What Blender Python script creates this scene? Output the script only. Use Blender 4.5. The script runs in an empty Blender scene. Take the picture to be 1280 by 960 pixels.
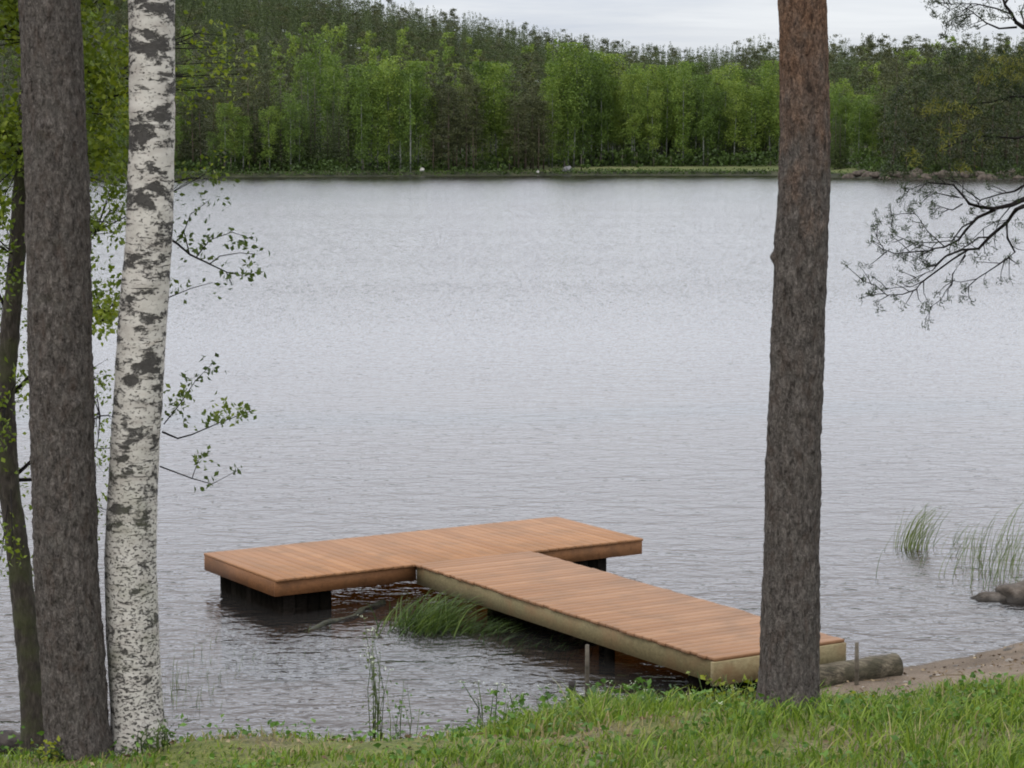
import bpy, math, random
import numpy as np
from mathutils import Vector, noise as mn

rng = np.random.default_rng(7)
random.seed(7)
S = bpy.context.scene
COL = S.collection
PI = math.pi

# ------------------------------------------------------------------ camera model
F = 2800.0                      # focal length in 1280-pixel units
PITCH = math.atan(296 / F)
HC = 4.8                        # camera height over the lake
CP, SP = math.cos(PITCH), math.sin(PITCH)

def ray(px, py):
    u = (px - 640) / F; v = (480 - py) / F
    return (u, CP + v * SP, -SP + v * CP)

def at(px, py, Y):
    d = ray(px, py); t = Y / d[1]
    return Vector((d[0] * t, Y, HC + d[2] * t))

def onz(px, py, z=0.0):
    d = ray(px, py); t = (z - HC) / d[2]
    return Vector((d[0] * t, d[1] * t, z))

# ------------------------------------------------------------------ helpers
def mesh_np(name, V, Fs, attrs=None, smooth=False):
    """Fs: list of int arrays (n,k)."""
    me = bpy.data.meshes.new(name)
    V = np.asarray(V, dtype=np.float32)
    Fs = [np.asarray(f, dtype=np.int32) for f in Fs if len(f)]
    me.vertices.add(len(V)); me.vertices.foreach_set('co', V.ravel())
    tot = np.concatenate([np.full(len(f), f.shape[1], np.int32) for f in Fs])
    idx = np.concatenate([f.ravel() for f in Fs])
    me.loops.add(len(idx)); me.loops.foreach_set('vertex_index', idx)
    me.polygons.add(len(tot))
    start = np.concatenate([[0], np.cumsum(tot)[:-1]]).astype(np.int32)
    me.polygons.foreach_set('loop_start', start)
    if smooth:
        me.polygons.foreach_set('use_smooth', np.ones(len(tot), dtype=bool))
    me.update(calc_edges=True)
    if attrs:
        for k, a in attrs.items():
            at_ = me.attributes.new(k, 'FLOAT', 'POINT')
            at_.data.foreach_set('value', np.asarray(a, dtype=np.float32))
    me.validate()
    return me

class MB:
    """mesh collector"""
    def __init__(s): s.V = []; s.Q = []; s.T = []; s.A = []; s.n = 0
    def add(s, V, Q=None, T=None, a=0.5):
        V = np.asarray(V, dtype=float).reshape(-1, 3)
        if Q is not None and len(Q): s.Q.append(np.asarray(Q) + s.n)
        if T is not None and len(T): s.T.append(np.asarray(T) + s.n)
        s.V.append(V); s.A.append(np.broadcast_to(np.asarray(a, dtype=float), (len(V),)))
        s.n += len(V)
    def mesh(s, name, smooth=False):
        Fs = []
        if s.Q: Fs.append(np.concatenate(s.Q))
        if s.T: Fs.append(np.concatenate(s.T))
        return mesh_np(name, np.concatenate(s.V), Fs, {'tint': np.concatenate(s.A)}, smooth)
    def obj(s, name, mat, parent=None, smooth=False):
        return link(name, s.mesh(name, smooth), mat, parent)
    def box(s, O, ex, ey, ez, a=0.5, bev=0.0):
        """box from corner O with edge vectors; small bevel by chamfering the vertical/top edges"""
        O, ex, ey, ez = map(Vector, (O, ex, ey, ez))
        if bev <= 0:
            c = [O, O+ex, O+ex+ey, O+ey]
            V = [*c, *[p+ez for p in c]]
            Q = [(3,2,1,0),(4,5,6,7),(0,1,5,4),(1,2,6,5),(2,3,7,6),(3,0,4,7)]
            s.add([tuple(v) for v in V], Q, a=a); return
        ux, uy, uz = ex.normalized()*bev, ey.normalized()*bev, ez.normalized()*bev
        lo = [O, O+ex, O+ex+ey, O+ey]
        mid = [p+ez-uz for p in lo]
        top = [O+ux+uy+ez, O+ex-ux+uy+ez, O+ex+ey-ux-uy+ez, O+ey+ux-uy+ez]
        V = [*lo, *mid, *top]
        Q = [(3,2,1,0)]
        for i in range(4):
            j = (i+1) % 4
            Q += [(i,j,4+j,4+i),(4+i,4+j,8+j,8+i)]
        Q.append((8,9,10,11))
        s.add([tuple(v) for v in V], Q, a=a)
    def tube(s, pts, rad, n=6, a=0.5):
        pts = [Vector(p) for p in pts]
        rad = list(rad) if hasattr(rad, '__len__') else [rad]*len(pts)
        V = []; k = len(pts)
        for i, p in enumerate(pts):
            t = (pts[min(i+1, k-1)] - pts[max(i-1, 0)]).normalized()
            ref = Vector((0, 0, 1)) if abs(t.z) < .9 else Vector((1, 0, 0))
            b = t.cross(ref).normalized(); c = t.cross(b)
            for j in range(n):
                th = 2*PI*j/n
                V.append(tuple(p + (b*math.cos(th) + c*math.sin(th))*rad[i]))
        Q = [(i*n+j, i*n+(j+1) % n, (i+1)*n+(j+1) % n, (i+1)*n+j) for i in range(k-1) for j in range(n)]
        V.append(tuple(pts[0])); V.append(tuple(pts[-1]))
        T = [(k*n, (j+1) % n, j) for j in range(n)] + [(k*n+1, (k-1)*n+j, (k-1)*n+(j+1) % n) for j in range(n)]
        s.add(V, Q, T, a=a)
    def leaves(s, C, size, a, flat=0.0, aspect=.62, up=None):
        """leaf shaped rhombi (two triangles folded along the midrib) at centres C"""
        n = len(C)
        if n == 0: return
        C = np.asarray(C, dtype=float)
        d = rng.normal(size=(n, 3)); d[:, 2] *= (1-flat)
        d /= np.linalg.norm(d, axis=1, keepdims=True)+1e-9
        r = rng.normal(size=(n, 3))
        if up is not None: r = r*.5 + np.asarray(up)
        w = np.cross(d, r); w /= np.linalg.norm(w, axis=1, keepdims=True)+1e-9
        nn = np.cross(w, d)
        L = np.broadcast_to(np.asarray(size, dtype=float), (n,))[:, None]
        wid = L*aspect*.5
        p0 = C-d*L*.5; p2 = C+d*L*.5
        p1 = C+w*wid-d*L*.08+nn*wid*.35; p3 = C-w*wid-d*L*.08+nn*wid*.35
        V = np.stack([p0, p1, p2, p3], 1).reshape(-1, 3)
        b = np.arange(n)[:, None]*4
        T = np.concatenate([b+[0, 1, 2], b+[0, 2, 3]])
        s.add(V, None, T, a=np.repeat(np.broadcast_to(np.asarray(a, dtype=float), (n,)), 4))

def link(name, me, mat, parent=None):
    o = bpy.data.objects.new(name, me)
    COL.objects.link(o)
    if mat is not None and len(me.materials) == 0: me.materials.append(mat)
    if parent is not None: o.parent = parent
    return o

def tag(o, label=None, cat=None, group=None, kind=None):
    if label: o['label'] = label
    if cat: o['category'] = cat
    if group: o['group'] = group
    if kind: o['kind'] = kind
    return o

def thing(name, label, cat, loc=(0, 0, 0), group=None, rz=0.0):
    o = bpy.data.objects.new(name, None); COL.objects.link(o)
    o.location = loc; o.rotation_euler = (0, 0, rz); o.empty_display_size = .3
    return tag(o, label, cat, group)

def local(mb, root):
    """world coordinates -> the local ones of root (translation only)"""
    off = np.array(root.location)
    mb.V = [v - off for v in mb.V]
    return mb

# ------------------------------------------------------------------ materials
def nodes(name):
    m = bpy.data.materials.new(name); m.use_nodes = True
    nt = m.node_tree; nt.nodes.clear()
    out = nt.nodes.new('ShaderNodeOutputMaterial')
    return m, nt, out

class N:
    def __init__(s, nt): s.nt = nt
    def __call__(s, typ, ins=None, **kw):
        n = s.nt.nodes.new('ShaderNode'+typ)
        for k, v in kw.items(): setattr(n, k, v)
        if ins:
            for k, v in ins.items():
                if hasattr(v, 'bl_idname') and hasattr(v, 'outputs'): v = v.outputs[0]
                if isinstance(v, bpy.types.NodeSocket): s.nt.links.new(v, n.inputs[k])
                else: n.inputs[k].default_value = v
        return n
    def ramp(s, fac, stops, interp='LINEAR'):
        n = s('ValToRGB', {'Fac': fac}); cr = n.color_ramp; cr.interpolation = interp
        while len(cr.elements) < len(stops): cr.elements.new(.5)
        for e, (p, c) in zip(cr.elements, stops):
            e.position = p
            e.color = (*c, 1) if hasattr(c, '__len__') else (c, c, c, 1)
        return n.outputs[0]
    def mix(s, f, a, b, blend='MIX'):
        n = s('Mix', data_type='RGBA', blend_type=blend)
        for i, v in ((0, f), (6, a), (7, b)):
            if hasattr(v, 'outputs'): v = v.outputs[0]
            if isinstance(v, bpy.types.NodeSocket): s.nt.links.new(v, n.inputs[i])
            elif i == 0: n.inputs[i].default_value = v
            else: n.inputs[i].default_value = (*v, 1) if hasattr(v, '__len__') else (v, v, v, 1)
        return n.outputs[2]
    def math(s, op, a, b=0.0, clamp=False):
        n = s('Math', operation=op, use_clamp=clamp)
        for i, v in ((0, a), (1, b)):
            if isinstance(v, bpy.types.NodeSocket): s.nt.links.new(v, n.inputs[i])
            else: n.inputs[i].default_value = v
        return n.outputs[0]
    def noise(s, vec, scale, detail=4, rough=.55, dist=0.0):
        return s('TexNoise', {'Vector': vec, 'Scale': scale, 'Detail': detail, 'Roughness': rough, 'Distortion': dist}).outputs['Fac']
    def noise_col(s, vec, scale):
        return s('TexNoise', {'Vector': vec, 'Scale': scale, 'Detail': 4.0}).outputs['Color']
    def mapping(s, vec, scale=(1, 1, 1), rot=(0, 0, 0), loc=(0, 0, 0)):
        return s('Mapping', {'Vector': vec, 'Scale': scale, 'Rotation': rot, 'Location': loc}).outputs[0]
    def coord(s, which='Object'):
        return s('TexCoord').outputs[which]
    def attr(s, name):
        return s('Attribute', attribute_name=name).outputs['Fac']

def foliage(name, dark, mid, light, trans=.3, rough=.55, clump=.35, objvar=.25):
    """leaf colour: per leaf tint + soft clump variation + tree to tree variation"""
    m, nt, out = nodes(name); n = N(nt)
    t = n.attr('tint')
    ov = n('ObjectInfo').outputs['Random']
    cl = n.noise(n.coord(), clump, 3)
    f = n.math('ADD', n.math('MULTIPLY', t, .55), n.math('MULTIPLY', n.math('SUBTRACT', cl, .5), .9))
    f = n.math('ADD', f, n.math('MULTIPLY', n.math('SUBTRACT', ov, .5), objvar))
    f = n.math('ADD', f, .22, clamp=True)
    c = n.ramp(f, [(0.05, dark), (.5, mid), (.95, light)])
    p = n('BsdfPrincipled', {'Base Color': c, 'Roughness': rough, 'Specular IOR Level': .3})
    tr = n('BsdfTranslucent', {'Color': n.mix(1.0, c, (1.0, 1.0, .55), 'MULTIPLY')})
    mx = n('MixShader', {0: trans, 1: p, 2: tr})
    nt.links.new(mx.outputs[0], out.inputs[0])
    return m

def simple(name, build):
    m, nt, out = nodes(name); n = N(nt)
    sh = build(n)
    nt.links.new(sh.outputs[0], out.inputs[0])
    return m

def pbr(n, col, rough=.8, bump=None, dist=.01, strength=1.0, spec=.3):
    d = {'Base Color': col, 'Roughness': rough, 'Specular IOR Level': spec}
    if bump is not None:
        d['Normal'] = n('Bump', {'Height': bump, 'Distance': dist, 'Strength': strength})
    return n('BsdfPrincipled', d)

M = {}
M['far_birch'] = foliage('birch leaves', (.030, .055, .012), (.105, .170, .028), (.20, .262, .047), .35, objvar=.55)
M['far_spruce'] = foliage('spruce needles', (.014, .024, .008), (.042, .062, .016), (.085, .112, .027), .12)
M['far_pine'] = foliage('pine needles', (.016, .021, .008), (.046, .054, .018), (.090, .096, .032), .15)
M['far_shrub'] = foliage('shrub leaves', (.016, .032, .008), (.06, .10, .020), (.14, .19, .04), .3)
M['near_leaf'] = foliage('alder leaves', (.030, .050, .006), (.105, .150, .014), (.23, .27, .026), .4, clump=2.2)
M['birch_leaf'] = foliage('young birch leaves', (.03, .05, .010), (.075, .11, .018), (.24, .27, .05), .4, clump=4.0)
M['needle'] = foliage('near pine needles', (.010, .017, .005), (.030, .048, .012), (.085, .115, .026), .12, clump=3)
M['tuft'] = foliage('young yellow tufts', (.05, .06, .012), (.12, .13, .022), (.24, .23, .05), .3, clump=3)
M['sedge'] = foliage('sedge blades', (.010, .022, .005), (.042, .075, .013), (.12, .17, .035), .3, clump=3)
M['reed'] = foliage('reed blades', (.035, .055, .018), (.085, .115, .032), (.19, .22, .07), .3, clump=3)
M['weed'] = foliage('weed leaves', (.03, .07, .012), (.07, .15, .022), (.16, .27, .05), .35, clump=6)
M['yellow_weed'] = foliage('yellow weed leaves', (.07, .10, .01), (.17, .20, .015), (.30, .32, .03), .35, clump=6)
M['flower'] = simple('weed flowers', lambda n: pbr(n, (.55, .58, .42, 1), .7))

def _grass(n):
    t = n.attr('tint')
    big = n.noise(n.coord(), .9, 3)
    dry = n.attr('dry')
    c = n.ramp(n.math('ADD', n.math('MULTIPLY', t, .55), n.math('MULTIPLY', big, .50)),
               [(.2, (.034, .072, .008)), (.5, (.105, .178, .015)), (.82, (.21, .275, .034))])
    c = n.mix(dry, c, (.30, .24, .12))
    p = n('BsdfPrincipled', {'Base Color': c, 'Roughness': .5, 'Specular IOR Level': .3})
    tr = n('BsdfTranslucent', {'Color': c})
    return n('MixShader', {0: .35, 1: p, 2: tr})
M['grass'] = simple('grass blades', _grass)

def _ground(n):
    co = n.coord()
    z = n('SeparateXYZ', {0: co}).outputs[2]
    y = n('SeparateXYZ', {0: co}).outputs[1]
    n1 = n.noise(co, 1.3, 6); n2 = n.noise(co, 11, 5, .65); n3 = n.noise(co, 55, 3, .7)
    soil = n.ramp(n.math('ADD', n.math('MULTIPLY', n2, .5), n.math('MULTIPLY', n3, .5)), [(.34, (.030, .023, .013)), (.5, (.12, .095, .055)), (.64, (.27, .225, .145))])
    moss = n.ramp(n.math('ADD', n.math('MULTIPLY', n2, .4), n.math('MULTIPLY', n3, .6)), [(.36, (.03, .046, .008)), (.62, (.15, .175, .028))])
    top = n.mix(n.ramp(n1, [(.40, 0.05), (.56, .85)]), soil, moss)
    sand = n.ramp(n.math('ADD', n.math('MULTIPLY', n1, .5), n.math('MULTIPLY', n3, .5)),
                  [(.34, (.050, .036, .024)), (.48, (.125, .092, .064)), (.62, (.20, .155, .115))])
    zz = n.math('ADD', z, n.math('MULTIPLY', n.math('SUBTRACT', n.noise(co, 2.6, 5), .5), .34))
    xr = n.ramp(n.math('DIVIDE', n('SeparateXYZ', {0: co}).outputs[0], 10.0), [(.18, 0.0), (.32, .34)])
    sandy = n.ramp(n.math('SUBTRACT', zz, xr), [(.30, 1.0), (.46, 0.0)])
    c = n.mix(sandy, top, sand)
    wet = n.ramp(n.math('ADD', n.math('MULTIPLY', z, 4.0), .5), [(.45, 1.0), (.85, 0.0)])   # soaked strip at the waterline
    c = n.mix(n.math('MULTIPLY', wet, .55), c, (.045, .030, .018))
    bed = n.ramp(n2, [(.3, (.05, .034, .015)), (.7, (.16, .105, .048))])
    c = n.mix(n.ramp(n.math('ADD', n.math('MULTIPLY', z, 6.0), 1.0), [(.3, 1.0), (.9, 0.0)]), c, bed)
    farm = n.ramp(n.math('DIVIDE', y, 400.0), [(.70, 0.0), (.78, 1.0)])
    fn = n.noise(co, .12, 5)
    fcol = n.ramp(fn, [(.3, (.04, .055, .014)), (.5, (.085, .10, .032)), (.7, (.15, .155, .07))])
    fl = n.math('MAXIMUM', n.ramp(n.math('DIVIDE', z, 10.0), [(.140, 0.0), (.19, 1.0)]), n.ramp(n.math('ADD', n.math('DIVIDE', n('SeparateXYZ', {0: co}).outputs[0], 60.0), n.math('ADD', n.math('MULTIPLY', n.noise(co, .06, 3), .5), .25)), [(.42, .75), (.62, 0.0)]))
    fcol = n.mix(fl, fcol, (.03, .032, .014))
    fbank = n.ramp(z, [(.62, 1.0), (.76, 0.0)])
    fcol = n.mix(fbank, fcol, n.ramp(n.noise(co, .5, 4), [(.35, (.010, .012, .006)), (.7, (.040, .042, .020))]))
    c = n.mix(farm, c, fcol)
    return pbr(n, c, .9, n.math('ADD', n2, n.math('MULTIPLY', n3, .4)), .03)
M['ground'] = simple('bank soil and sand', _ground)

def _water(n):
    co = n.coord()
    y = n('SeparateXYZ', {0: co}).outputs[1]
    # wind waves run towards the shore with their crests a little askew of the picture's width
    a = n.noise(n.mapping(co, (1.0, 1.7, 1), (0, 0, .22)), 1.05, 3, .55, .3)
    b = n.noise(n.mapping(co, (1.0, 1.5, 1), (0, 0, -.35)), 3.1, 3, .55, .2)
    c = n.noise(n.mapping(co, (1.0, 1.2, 1), (0, 0, .5)), 9.0, 2, .5)
    g = n.noise(n.mapping(co, (.03, .10, 1)), 1.0, 3, .5)            # gust patches
    gust = n.ramp(g, [(.3, .90), (.7, 1.06)])
    sh = n.ramp(n.math('DIVIDE', y, 400.0), [(.90, 1.0), (.93, .5), (.955, .25)])   # lee of the far woods
    amp = n.math('MULTIPLY', n.math('MULTIPLY', gust, sh), n.ramp(n.math('DIVIDE', y, 100.0), [(.205, 1.0), (.27, .58)]))
    amp = n.math('MULTIPLY', amp, 1.5)
    h = n.math('ADD', n.math('MULTIPLY', a, .038), n.math('MULTIPLY', b, .022))
    h = n.math('ADD', h, n.math('MULTIPLY', c, .007))
    h = n.math('MULTIPLY', h, amp)
    bp = n('Bump', {'Height': h, 'Distance': 1.0, 'Strength': 1.0}).outputs[0]
    # far out the single waves are finer than the eye resolves: facets instead of a height field
    v1 = n('TexNoise', {'Vector': n.mapping(co, (1.0, 1.5, 1)), 'Scale': 4.5, 'Detail': 1.0}).outputs['Color']
    v2 = n('TexNoise', {'Vector': n.mapping(co, (1.0, 1.5, 1)), 'Scale': 17.0, 'Detail': 1.0}).outputs['Color']
    vm = lambda op, a_, b_: n('VectorMath', {0: a_, 1: b_}, operation=op).outputs[0]
    f_ = vm('ADD', vm('MULTIPLY', vm('SUBTRACT', v1, (.5, .5, .5)), (.20, .28, 0)), vm('MULTIPLY', vm('SUBTRACT', v2, (.5, .5, .5)), (.46, .60, 0)))
    f_ = n('VectorMath', {0: f_, 'Scale': amp}, operation='SCALE').outputs[0]
    fn = vm('NORMALIZE', vm('ADD', f_, (0, 0, 1)), (0, 0, 0))
    far = n.ramp(n.math('DIVIDE', y, 100.0), [(.30, 0.0), (.75, 1.0)])
    mixn = n('Mix', {0: far, 4: bp, 5: fn}, data_type='VECTOR').outputs[1]
    bp = vm('NORMALIZE', vm('ADD', mixn, (0, -.066, 0)), (0, 0, 0))     # all normals leaned towards the camera, brightening the water with higher sky
    fr = n('Fresnel', {'IOR': 1.34, 'Normal': bp}).outputs[0]
    body = n('MixShader', {0: .6, 1: n('BsdfDiffuse', {'Color': (.034, .032, .030, 1)}),
                           2: n('BsdfTransparent', {'Color': (.70, .47, .21, 1)})})
    gl = n('BsdfGlossy', {'Color': (.97, .97, 1, 1), 'Roughness': .06, 'Normal': bp})
    return n('MixShader', {0: fr, 1: body, 2: gl})
M['water'] = simple('lake water', _water)

def _pine_bark(red):
    def f(n):
        co = n.coord()
        sc = n.mapping(co, (1, 1, .42))
        n1 = n.noise(sc, 34, 8, .76, .5); n2 = n.noise(co, 7, 5); n3 = n.noise(n.mapping(co, (1, 1, .7)), 85, 4, .75)
        n4 = n.noise(sc, 16, 5, .65, .5)
        k = n.math('ADD', n.math('MULTIPLY', n1, .6), n.math('MULTIPLY', n3, .4))
        base = n.ramp(k, [(.36, (.024, .021, .020)), (.46, (.088, .077, .071)), (.56, (.165, .144, .132)), (.68, (.28, .25, .23))])
        base = n.mix(n.ramp(n4, [(.50, 0.0), (.68, .5)]), base, (.085, .058, .046))
        if red:
            z = n('SeparateXYZ', {0: co}).outputs[2]
            rr = n.ramp(n.math('ADD', n.math('DIVIDE', n.math('SUBTRACT', z, 2.95), 1.7), n.math('MULTIPLY', n.math('SUBTRACT', n.noise(sc, 9, 5, .65), .5), 1.7)), [(.12, 0.0), (.90, .92)])
            warm = n.ramp(k, [(.36, (.030, .019, .015)), (.47, (.135, .076, .050)), (.64, (.33, .195, .125))])
            base = n.mix(rr, base, warm)
        base = n.mix(n.ramp(n.noise(sc, 24, 3, .6, .4), [(.30, .75), (.42, 0.0)]), base, (.018, .014, .013))
        base = n.mix(n.ramp(n2, [(.55, 0.0), (.75, .35)]), base, (.135, .130, .118))     # grey lichen
        wv = n('VectorMath', {0: n.noise_col(sc, 20), 1: (.09, .09, .05), 2: sc}, operation='MULTIPLY_ADD').outputs[0]
        ed = n('TexVoronoi', {'Vector': wv, 'Scale': 26.0, 'Randomness': 1.0}, feature='DISTANCE_TO_EDGE').outputs[0]
        crk = n.ramp(ed, [(.0, 1.0), (.13, 0.0)])
        base = n.mix(n.math('MULTIPLY', crk, .30), base, (.016, .013, .012))
        h = n.math('ADD', n.math('MULTIPLY', n1, .6), n.math('MULTIPLY', n3, .4))
        h = n.math('SUBTRACT', h, n.math('MULTIPLY', crk, .10))
        return pbr(n, base, .95, h, .05, 1.0, .08)
    return f
M['pine_bark_red'] = simple('scots pine bark', _pine_bark(True))
M['pine_bark'] = simple('grey pine bark', _pine_bark(False))

def _alder_bark(n):
    co = n.coord(); n1 = n.noise(n.mapping(co, (1, 1, .3)), 45, 6, .7); n2 = n.noise(co, 5.5, 5)
    c = n.ramp(n1, [(.3, (.012, .010, .008)), (.55, (.042, .034, .028)), (.8, (.10, .085, .07))])
    c = n.mix(n.ramp(n2, [(.46, 0.0), (.62, .6)]), c, (.045, .050, .018))
    return pbr(n, c, .92, n1, .02)
M['alder_bark'] = simple('mossy alder bark', _alder_bark)

def _birch_bark(n):
    co = n.coord()
    z = n('SeparateXYZ', {0: co}).outputs[2]
    low = n.ramp(n.math('MULTIPLY', z, .3), [(.22, 1.0), (.72, 0.0)])      # rough, speckled butt of the stem
    paper = n.ramp(n.noise(n.mapping(co, (1, 1, 3)), 6, 5), [(.3, (.34, .31, .285)), (.6, (.46, .435, .405)), (.8, (.40, .35, .31))])
    # thin lenticels, broad scars, speckles
    l1 = n.noise(n.mapping(co, (1, 1, 7.0)), 6.5, 4, .65)
    l2 = n.noise(n.mapping(co, (1, 1, 1.9)), 5.6, 8, .74, .15)
    l3 = n.noise(n.mapping(co, (1, 1, 1.7)), 40, 5, .72)
    line = n.ramp(l1, [(.60, 0.0), (.645, .9)])
    scar = n.ramp(n.math('SUBTRACT', l2, n.math('MULTIPLY', low, .055)), [(.515, 0.0), (.555, .95)])
    spk = n.ramp(n.math('ADD', l3, n.math('MULTIPLY', low, .062)), [(.60, 0.0), (.645, .95)])
    k = n.math('MAXIMUM', n.math('MAXIMUM', line, scar), spk)
    c = n.mix(k, paper, n.ramp(n.noise(n.mapping(co, (1, 1, 2.5)), 38, 5, .7), [(.35, (.010, .009, .009)), (.62, (.040, .036, .034)), (.75, (.16, .15, .14))]))
    alg = n.math('MULTIPLY', n.ramp(n.noise(co, 3.4, 5), [(.50, 0.0), (.66, .5)]), low)
    c = n.mix(alg, c, (.085, .095, .035))
    return pbr(n, c, .75, n.math('SUBTRACT', 1.0, k), .012)
M['birch_bark'] = simple('white birch bark', _birch_bark)
M['twig'] = simple('dark twigs', lambda n: pbr(n, n.ramp(n.noise(n.coord(), 30), [(.3, (.007, .006, .006)), (.7, (.024, .021, .020))]), .9, None, .01, 1.0, .05))
M['far_pine_trunk'] = simple('far pine stem', lambda n: pbr(n, n.ramp(n.noise(n.coord(), .9), [(.35, (.04, .032, .028)), (.7, (.10, .072, .052))]), .9))
M['far_birch_trunk'] = simple('far birch stem', lambda n: pbr(n, n.ramp(n.noise(n.coord(), 1.1, 5), [(.38, (.04, .045, .036)), (.60, (.17, .18, .155))]), .9))
M['far_spruce_trunk'] = simple('far spruce stem', lambda n: pbr(n, (.06, .05, .042, 1), .9))

def _wood(top, lo, hi, stain, grain_rot, spec=.25):
    def f(n):
        co = n.coord()
        t = n.attr('tint')
        st = n.mapping(co, (1.6, 26, 26) if True else (1, 1, 1), (0, 0, grain_rot))
        g = n.noise(st, 1.6, 6, .65, .4)
        kn = n.noise(co, 2.3, 6, .65)
        c = n.ramp(n.math('ADD', n.math('MULTIPLY', g, .78), n.math('MULTIPLY', t, .32)), [(.2, lo), (.5, top), (.8, hi)])
        c = n.mix(n.ramp(kn, [(.46, 0.0), (.64, .65)]), c, stain)
        c = n.mix(n.ramp(n.noise(n.mapping(co, (1, 1, .4)), 21, 4, .7), [(.60, 0.0), (.72, .55)]), c, lo)
        return pbr(n, c, .68, g, .003, .6, spec)
    return f
A_D = math.radians(32.0)
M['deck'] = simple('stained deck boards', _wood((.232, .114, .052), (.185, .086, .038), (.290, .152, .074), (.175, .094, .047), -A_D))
M['walk'] = simple('stained walkway boards', _wood((.230, .119, .060), (.182, .090, .044), (.285, .158, .086), (.175, .098, .054), -A_D))
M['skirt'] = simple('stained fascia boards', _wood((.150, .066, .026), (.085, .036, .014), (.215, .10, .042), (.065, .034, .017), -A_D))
M['green_wood'] = simple('pressure treated beam', _wood((.185, .150, .076), (.090, .076, .038), (.28, .235, .13), (.19, .11, .055), -A_D))
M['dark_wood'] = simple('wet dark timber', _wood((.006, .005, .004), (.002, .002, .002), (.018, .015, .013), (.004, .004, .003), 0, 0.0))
def _log(n):
    co = n.coord(); g = n.noise(n.mapping(co, (2, 14, 14)), 2.2, 6, .7); b = n.noise(co, 6, 5)
    c = n.ramp(g, [(.36, (.025, .021, .015)), (.52, (.105, .088, .060)), (.7, (.21, .18, .13))])
    c = n.mix(n.ramp(b, [(.47, 0.0), (.60, .8)]), c, (.040, .036, .020))
    return pbr(n, c, .9, g, .02)
M['log'] = simple('weathered log', _log)
M['dark_log'] = simple('rotten dark log', lambda n: pbr(n, n.ramp(n.noise(n.coord(), 9, 6), [(.35, (.012, .010, .009)), (.7, (.07, .06, .055))]), .9, n.noise(n.coord(), 25, 5), .02))
M['sunk_log'] = simple('algae covered log', lambda n: pbr(n, n.ramp(n.noise(n.coord(), 12, 6, .7), [(.35, (.012, .013, .008)), (.55, (.038, .038, .020)), (.75, (.10, .097, .055))]), .6, n.noise(n.coord(), 25, 5), .03))
def _rock(n):
    co = n.coord(); a = n.noise(co, 4, 8, .65); b = n.noise(co, 17, 5, .7)
    c = n.ramp(a, [(.3, (.025, .020, .016)), (.5, (.085, .068, .054)), (.75, (.21, .185, .16))])
    z = n('SeparateXYZ', {0: co}).outputs[2]
    c = n.mix(n.ramp(n.math('ADD', z, n.math('MULTIPLY', b, .08)), [(.06, .85), (.13, 0.0)]), c, (.015, .013, .011))
    return pbr(n, c, .85, n.math('ADD', a, n.math('MULTIPLY', b, .4)), .04)
M['rock'] = simple('lichened rock', _rock)
M['far_rock'] = simple('far shore rock', lambda n: pbr(n, n.ramp(n.noise(n.coord(), 1.6, 5), [(.3, (.025, .020, .016)), (.7, (.105, .085, .068))]), .9))
M['pale_rock'] = simple('pale far boulder', lambda n: pbr(n, n.ramp(n.noise(n.coord(), 1.6, 5), [(.3, (.18, .17, .16)), (.7, (.36, .35, .33))]), .9))
M['grey_rock'] = simple('grey far boulder', lambda n: pbr(n, n.ramp(n.noise(n.coord(), 1.6, 5), [(.3, (.06, .06, .062)), (.7, (.17, .17, .18))]), .9))
M['stick'] = simple('bleached stick', lambda n: pbr(n, n.ramp(n.noise(n.coord(), 14, 5), [(.3, (.05, .042, .032)), (.7, (.15, .13, .10))]), .9))

# ------------------------------------------------------------------ terrain
COLS = [
 (-60,  [(-60, 9), (0, 3.4), (10, 1.5), (13.4, 0)]),
 (-8,   [(-60, 9), (0, 3.2), (12, 1.33), (13.0, 1.12), (16.6, 0), (19, -.45), (24, -.9)]),
 (-3,   [(-60, 9), (0, 3.2), (12, 1.36), (13.0, 1.17), (13.3, 1.10), (14.3, .70), (17.2, 0), (19, -.40), (24, -.85)]),
 (-.7,  [(-60, 9), (0, 3.2), (12, 1.40), (13.3, 1.21), (14.4, .85), (15.2, .64), (17.3, 0), (19, -.30), (24, -.8)]),
 (.5,   [(-60, 9), (0, 3.2), (12, 1.45), (13.5, 1.26), (16, .62), (17.8, .05), (19, -.20), (24, -.8)]),
 (1.8,  [(-60, 9), (0, 3.2), (12, 1.50), (13.6, 1.30), (16, .66), (18.4, .08), (19.2, 0), (20.5, -.2), (24, -.7)]),
 (3.5,  [(-60, 9), (0, 3.2), (12, 1.50), (13.6, 1.32), (18, .42), (20, 0), (22, -.22), (26, -.6)]),
 (5,    [(-60, 9), (0, 3.2), (12, 1.53), (13.6, 1.34), (18, .60), (21.4, 0), (24, -.22), (27, -.6)]),
 (9,    [(-60, 9), (0, 3.2), (12, 1.60), (13.6, 1.40), (19, .60), (23.2, 0), (26, -.3), (30, -.6)]),
 (60,   [(-60, 9), (0, 3.6), (25, 1.2), (33, 0), (38, -.6)]),
]
CX = np.array([c[0] for c in COLS], float)
def near_z(x, y):
    x = np.asarray(x, float); y = np.asarray(y, float)
    st = []
    for _, p in COLS:
        p = p + [(p[-1][0]+60, -2.4), (2000, -2.4)]
        st.append(np.interp(y, [a for a, _ in p], [b for _, b in p]))
    st = np.stack(st)
    xc = np.clip(x, CX[0], CX[-1])
    i = np.clip(np.searchsorted(CX, xc, side='right')-1, 0, len(CX)-2)
    t = (xc-CX[i])/(CX[i+1]-CX[i])
    sh = st.shape[1:]
    ii = np.indices(sh)
    z = st[(i, *ii)]*(1-t) + st[(i+1, *ii)]*t
    return z
RX = [-400, -110, -60, -28, -8, 12, 24, 42, 150, 400]
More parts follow.
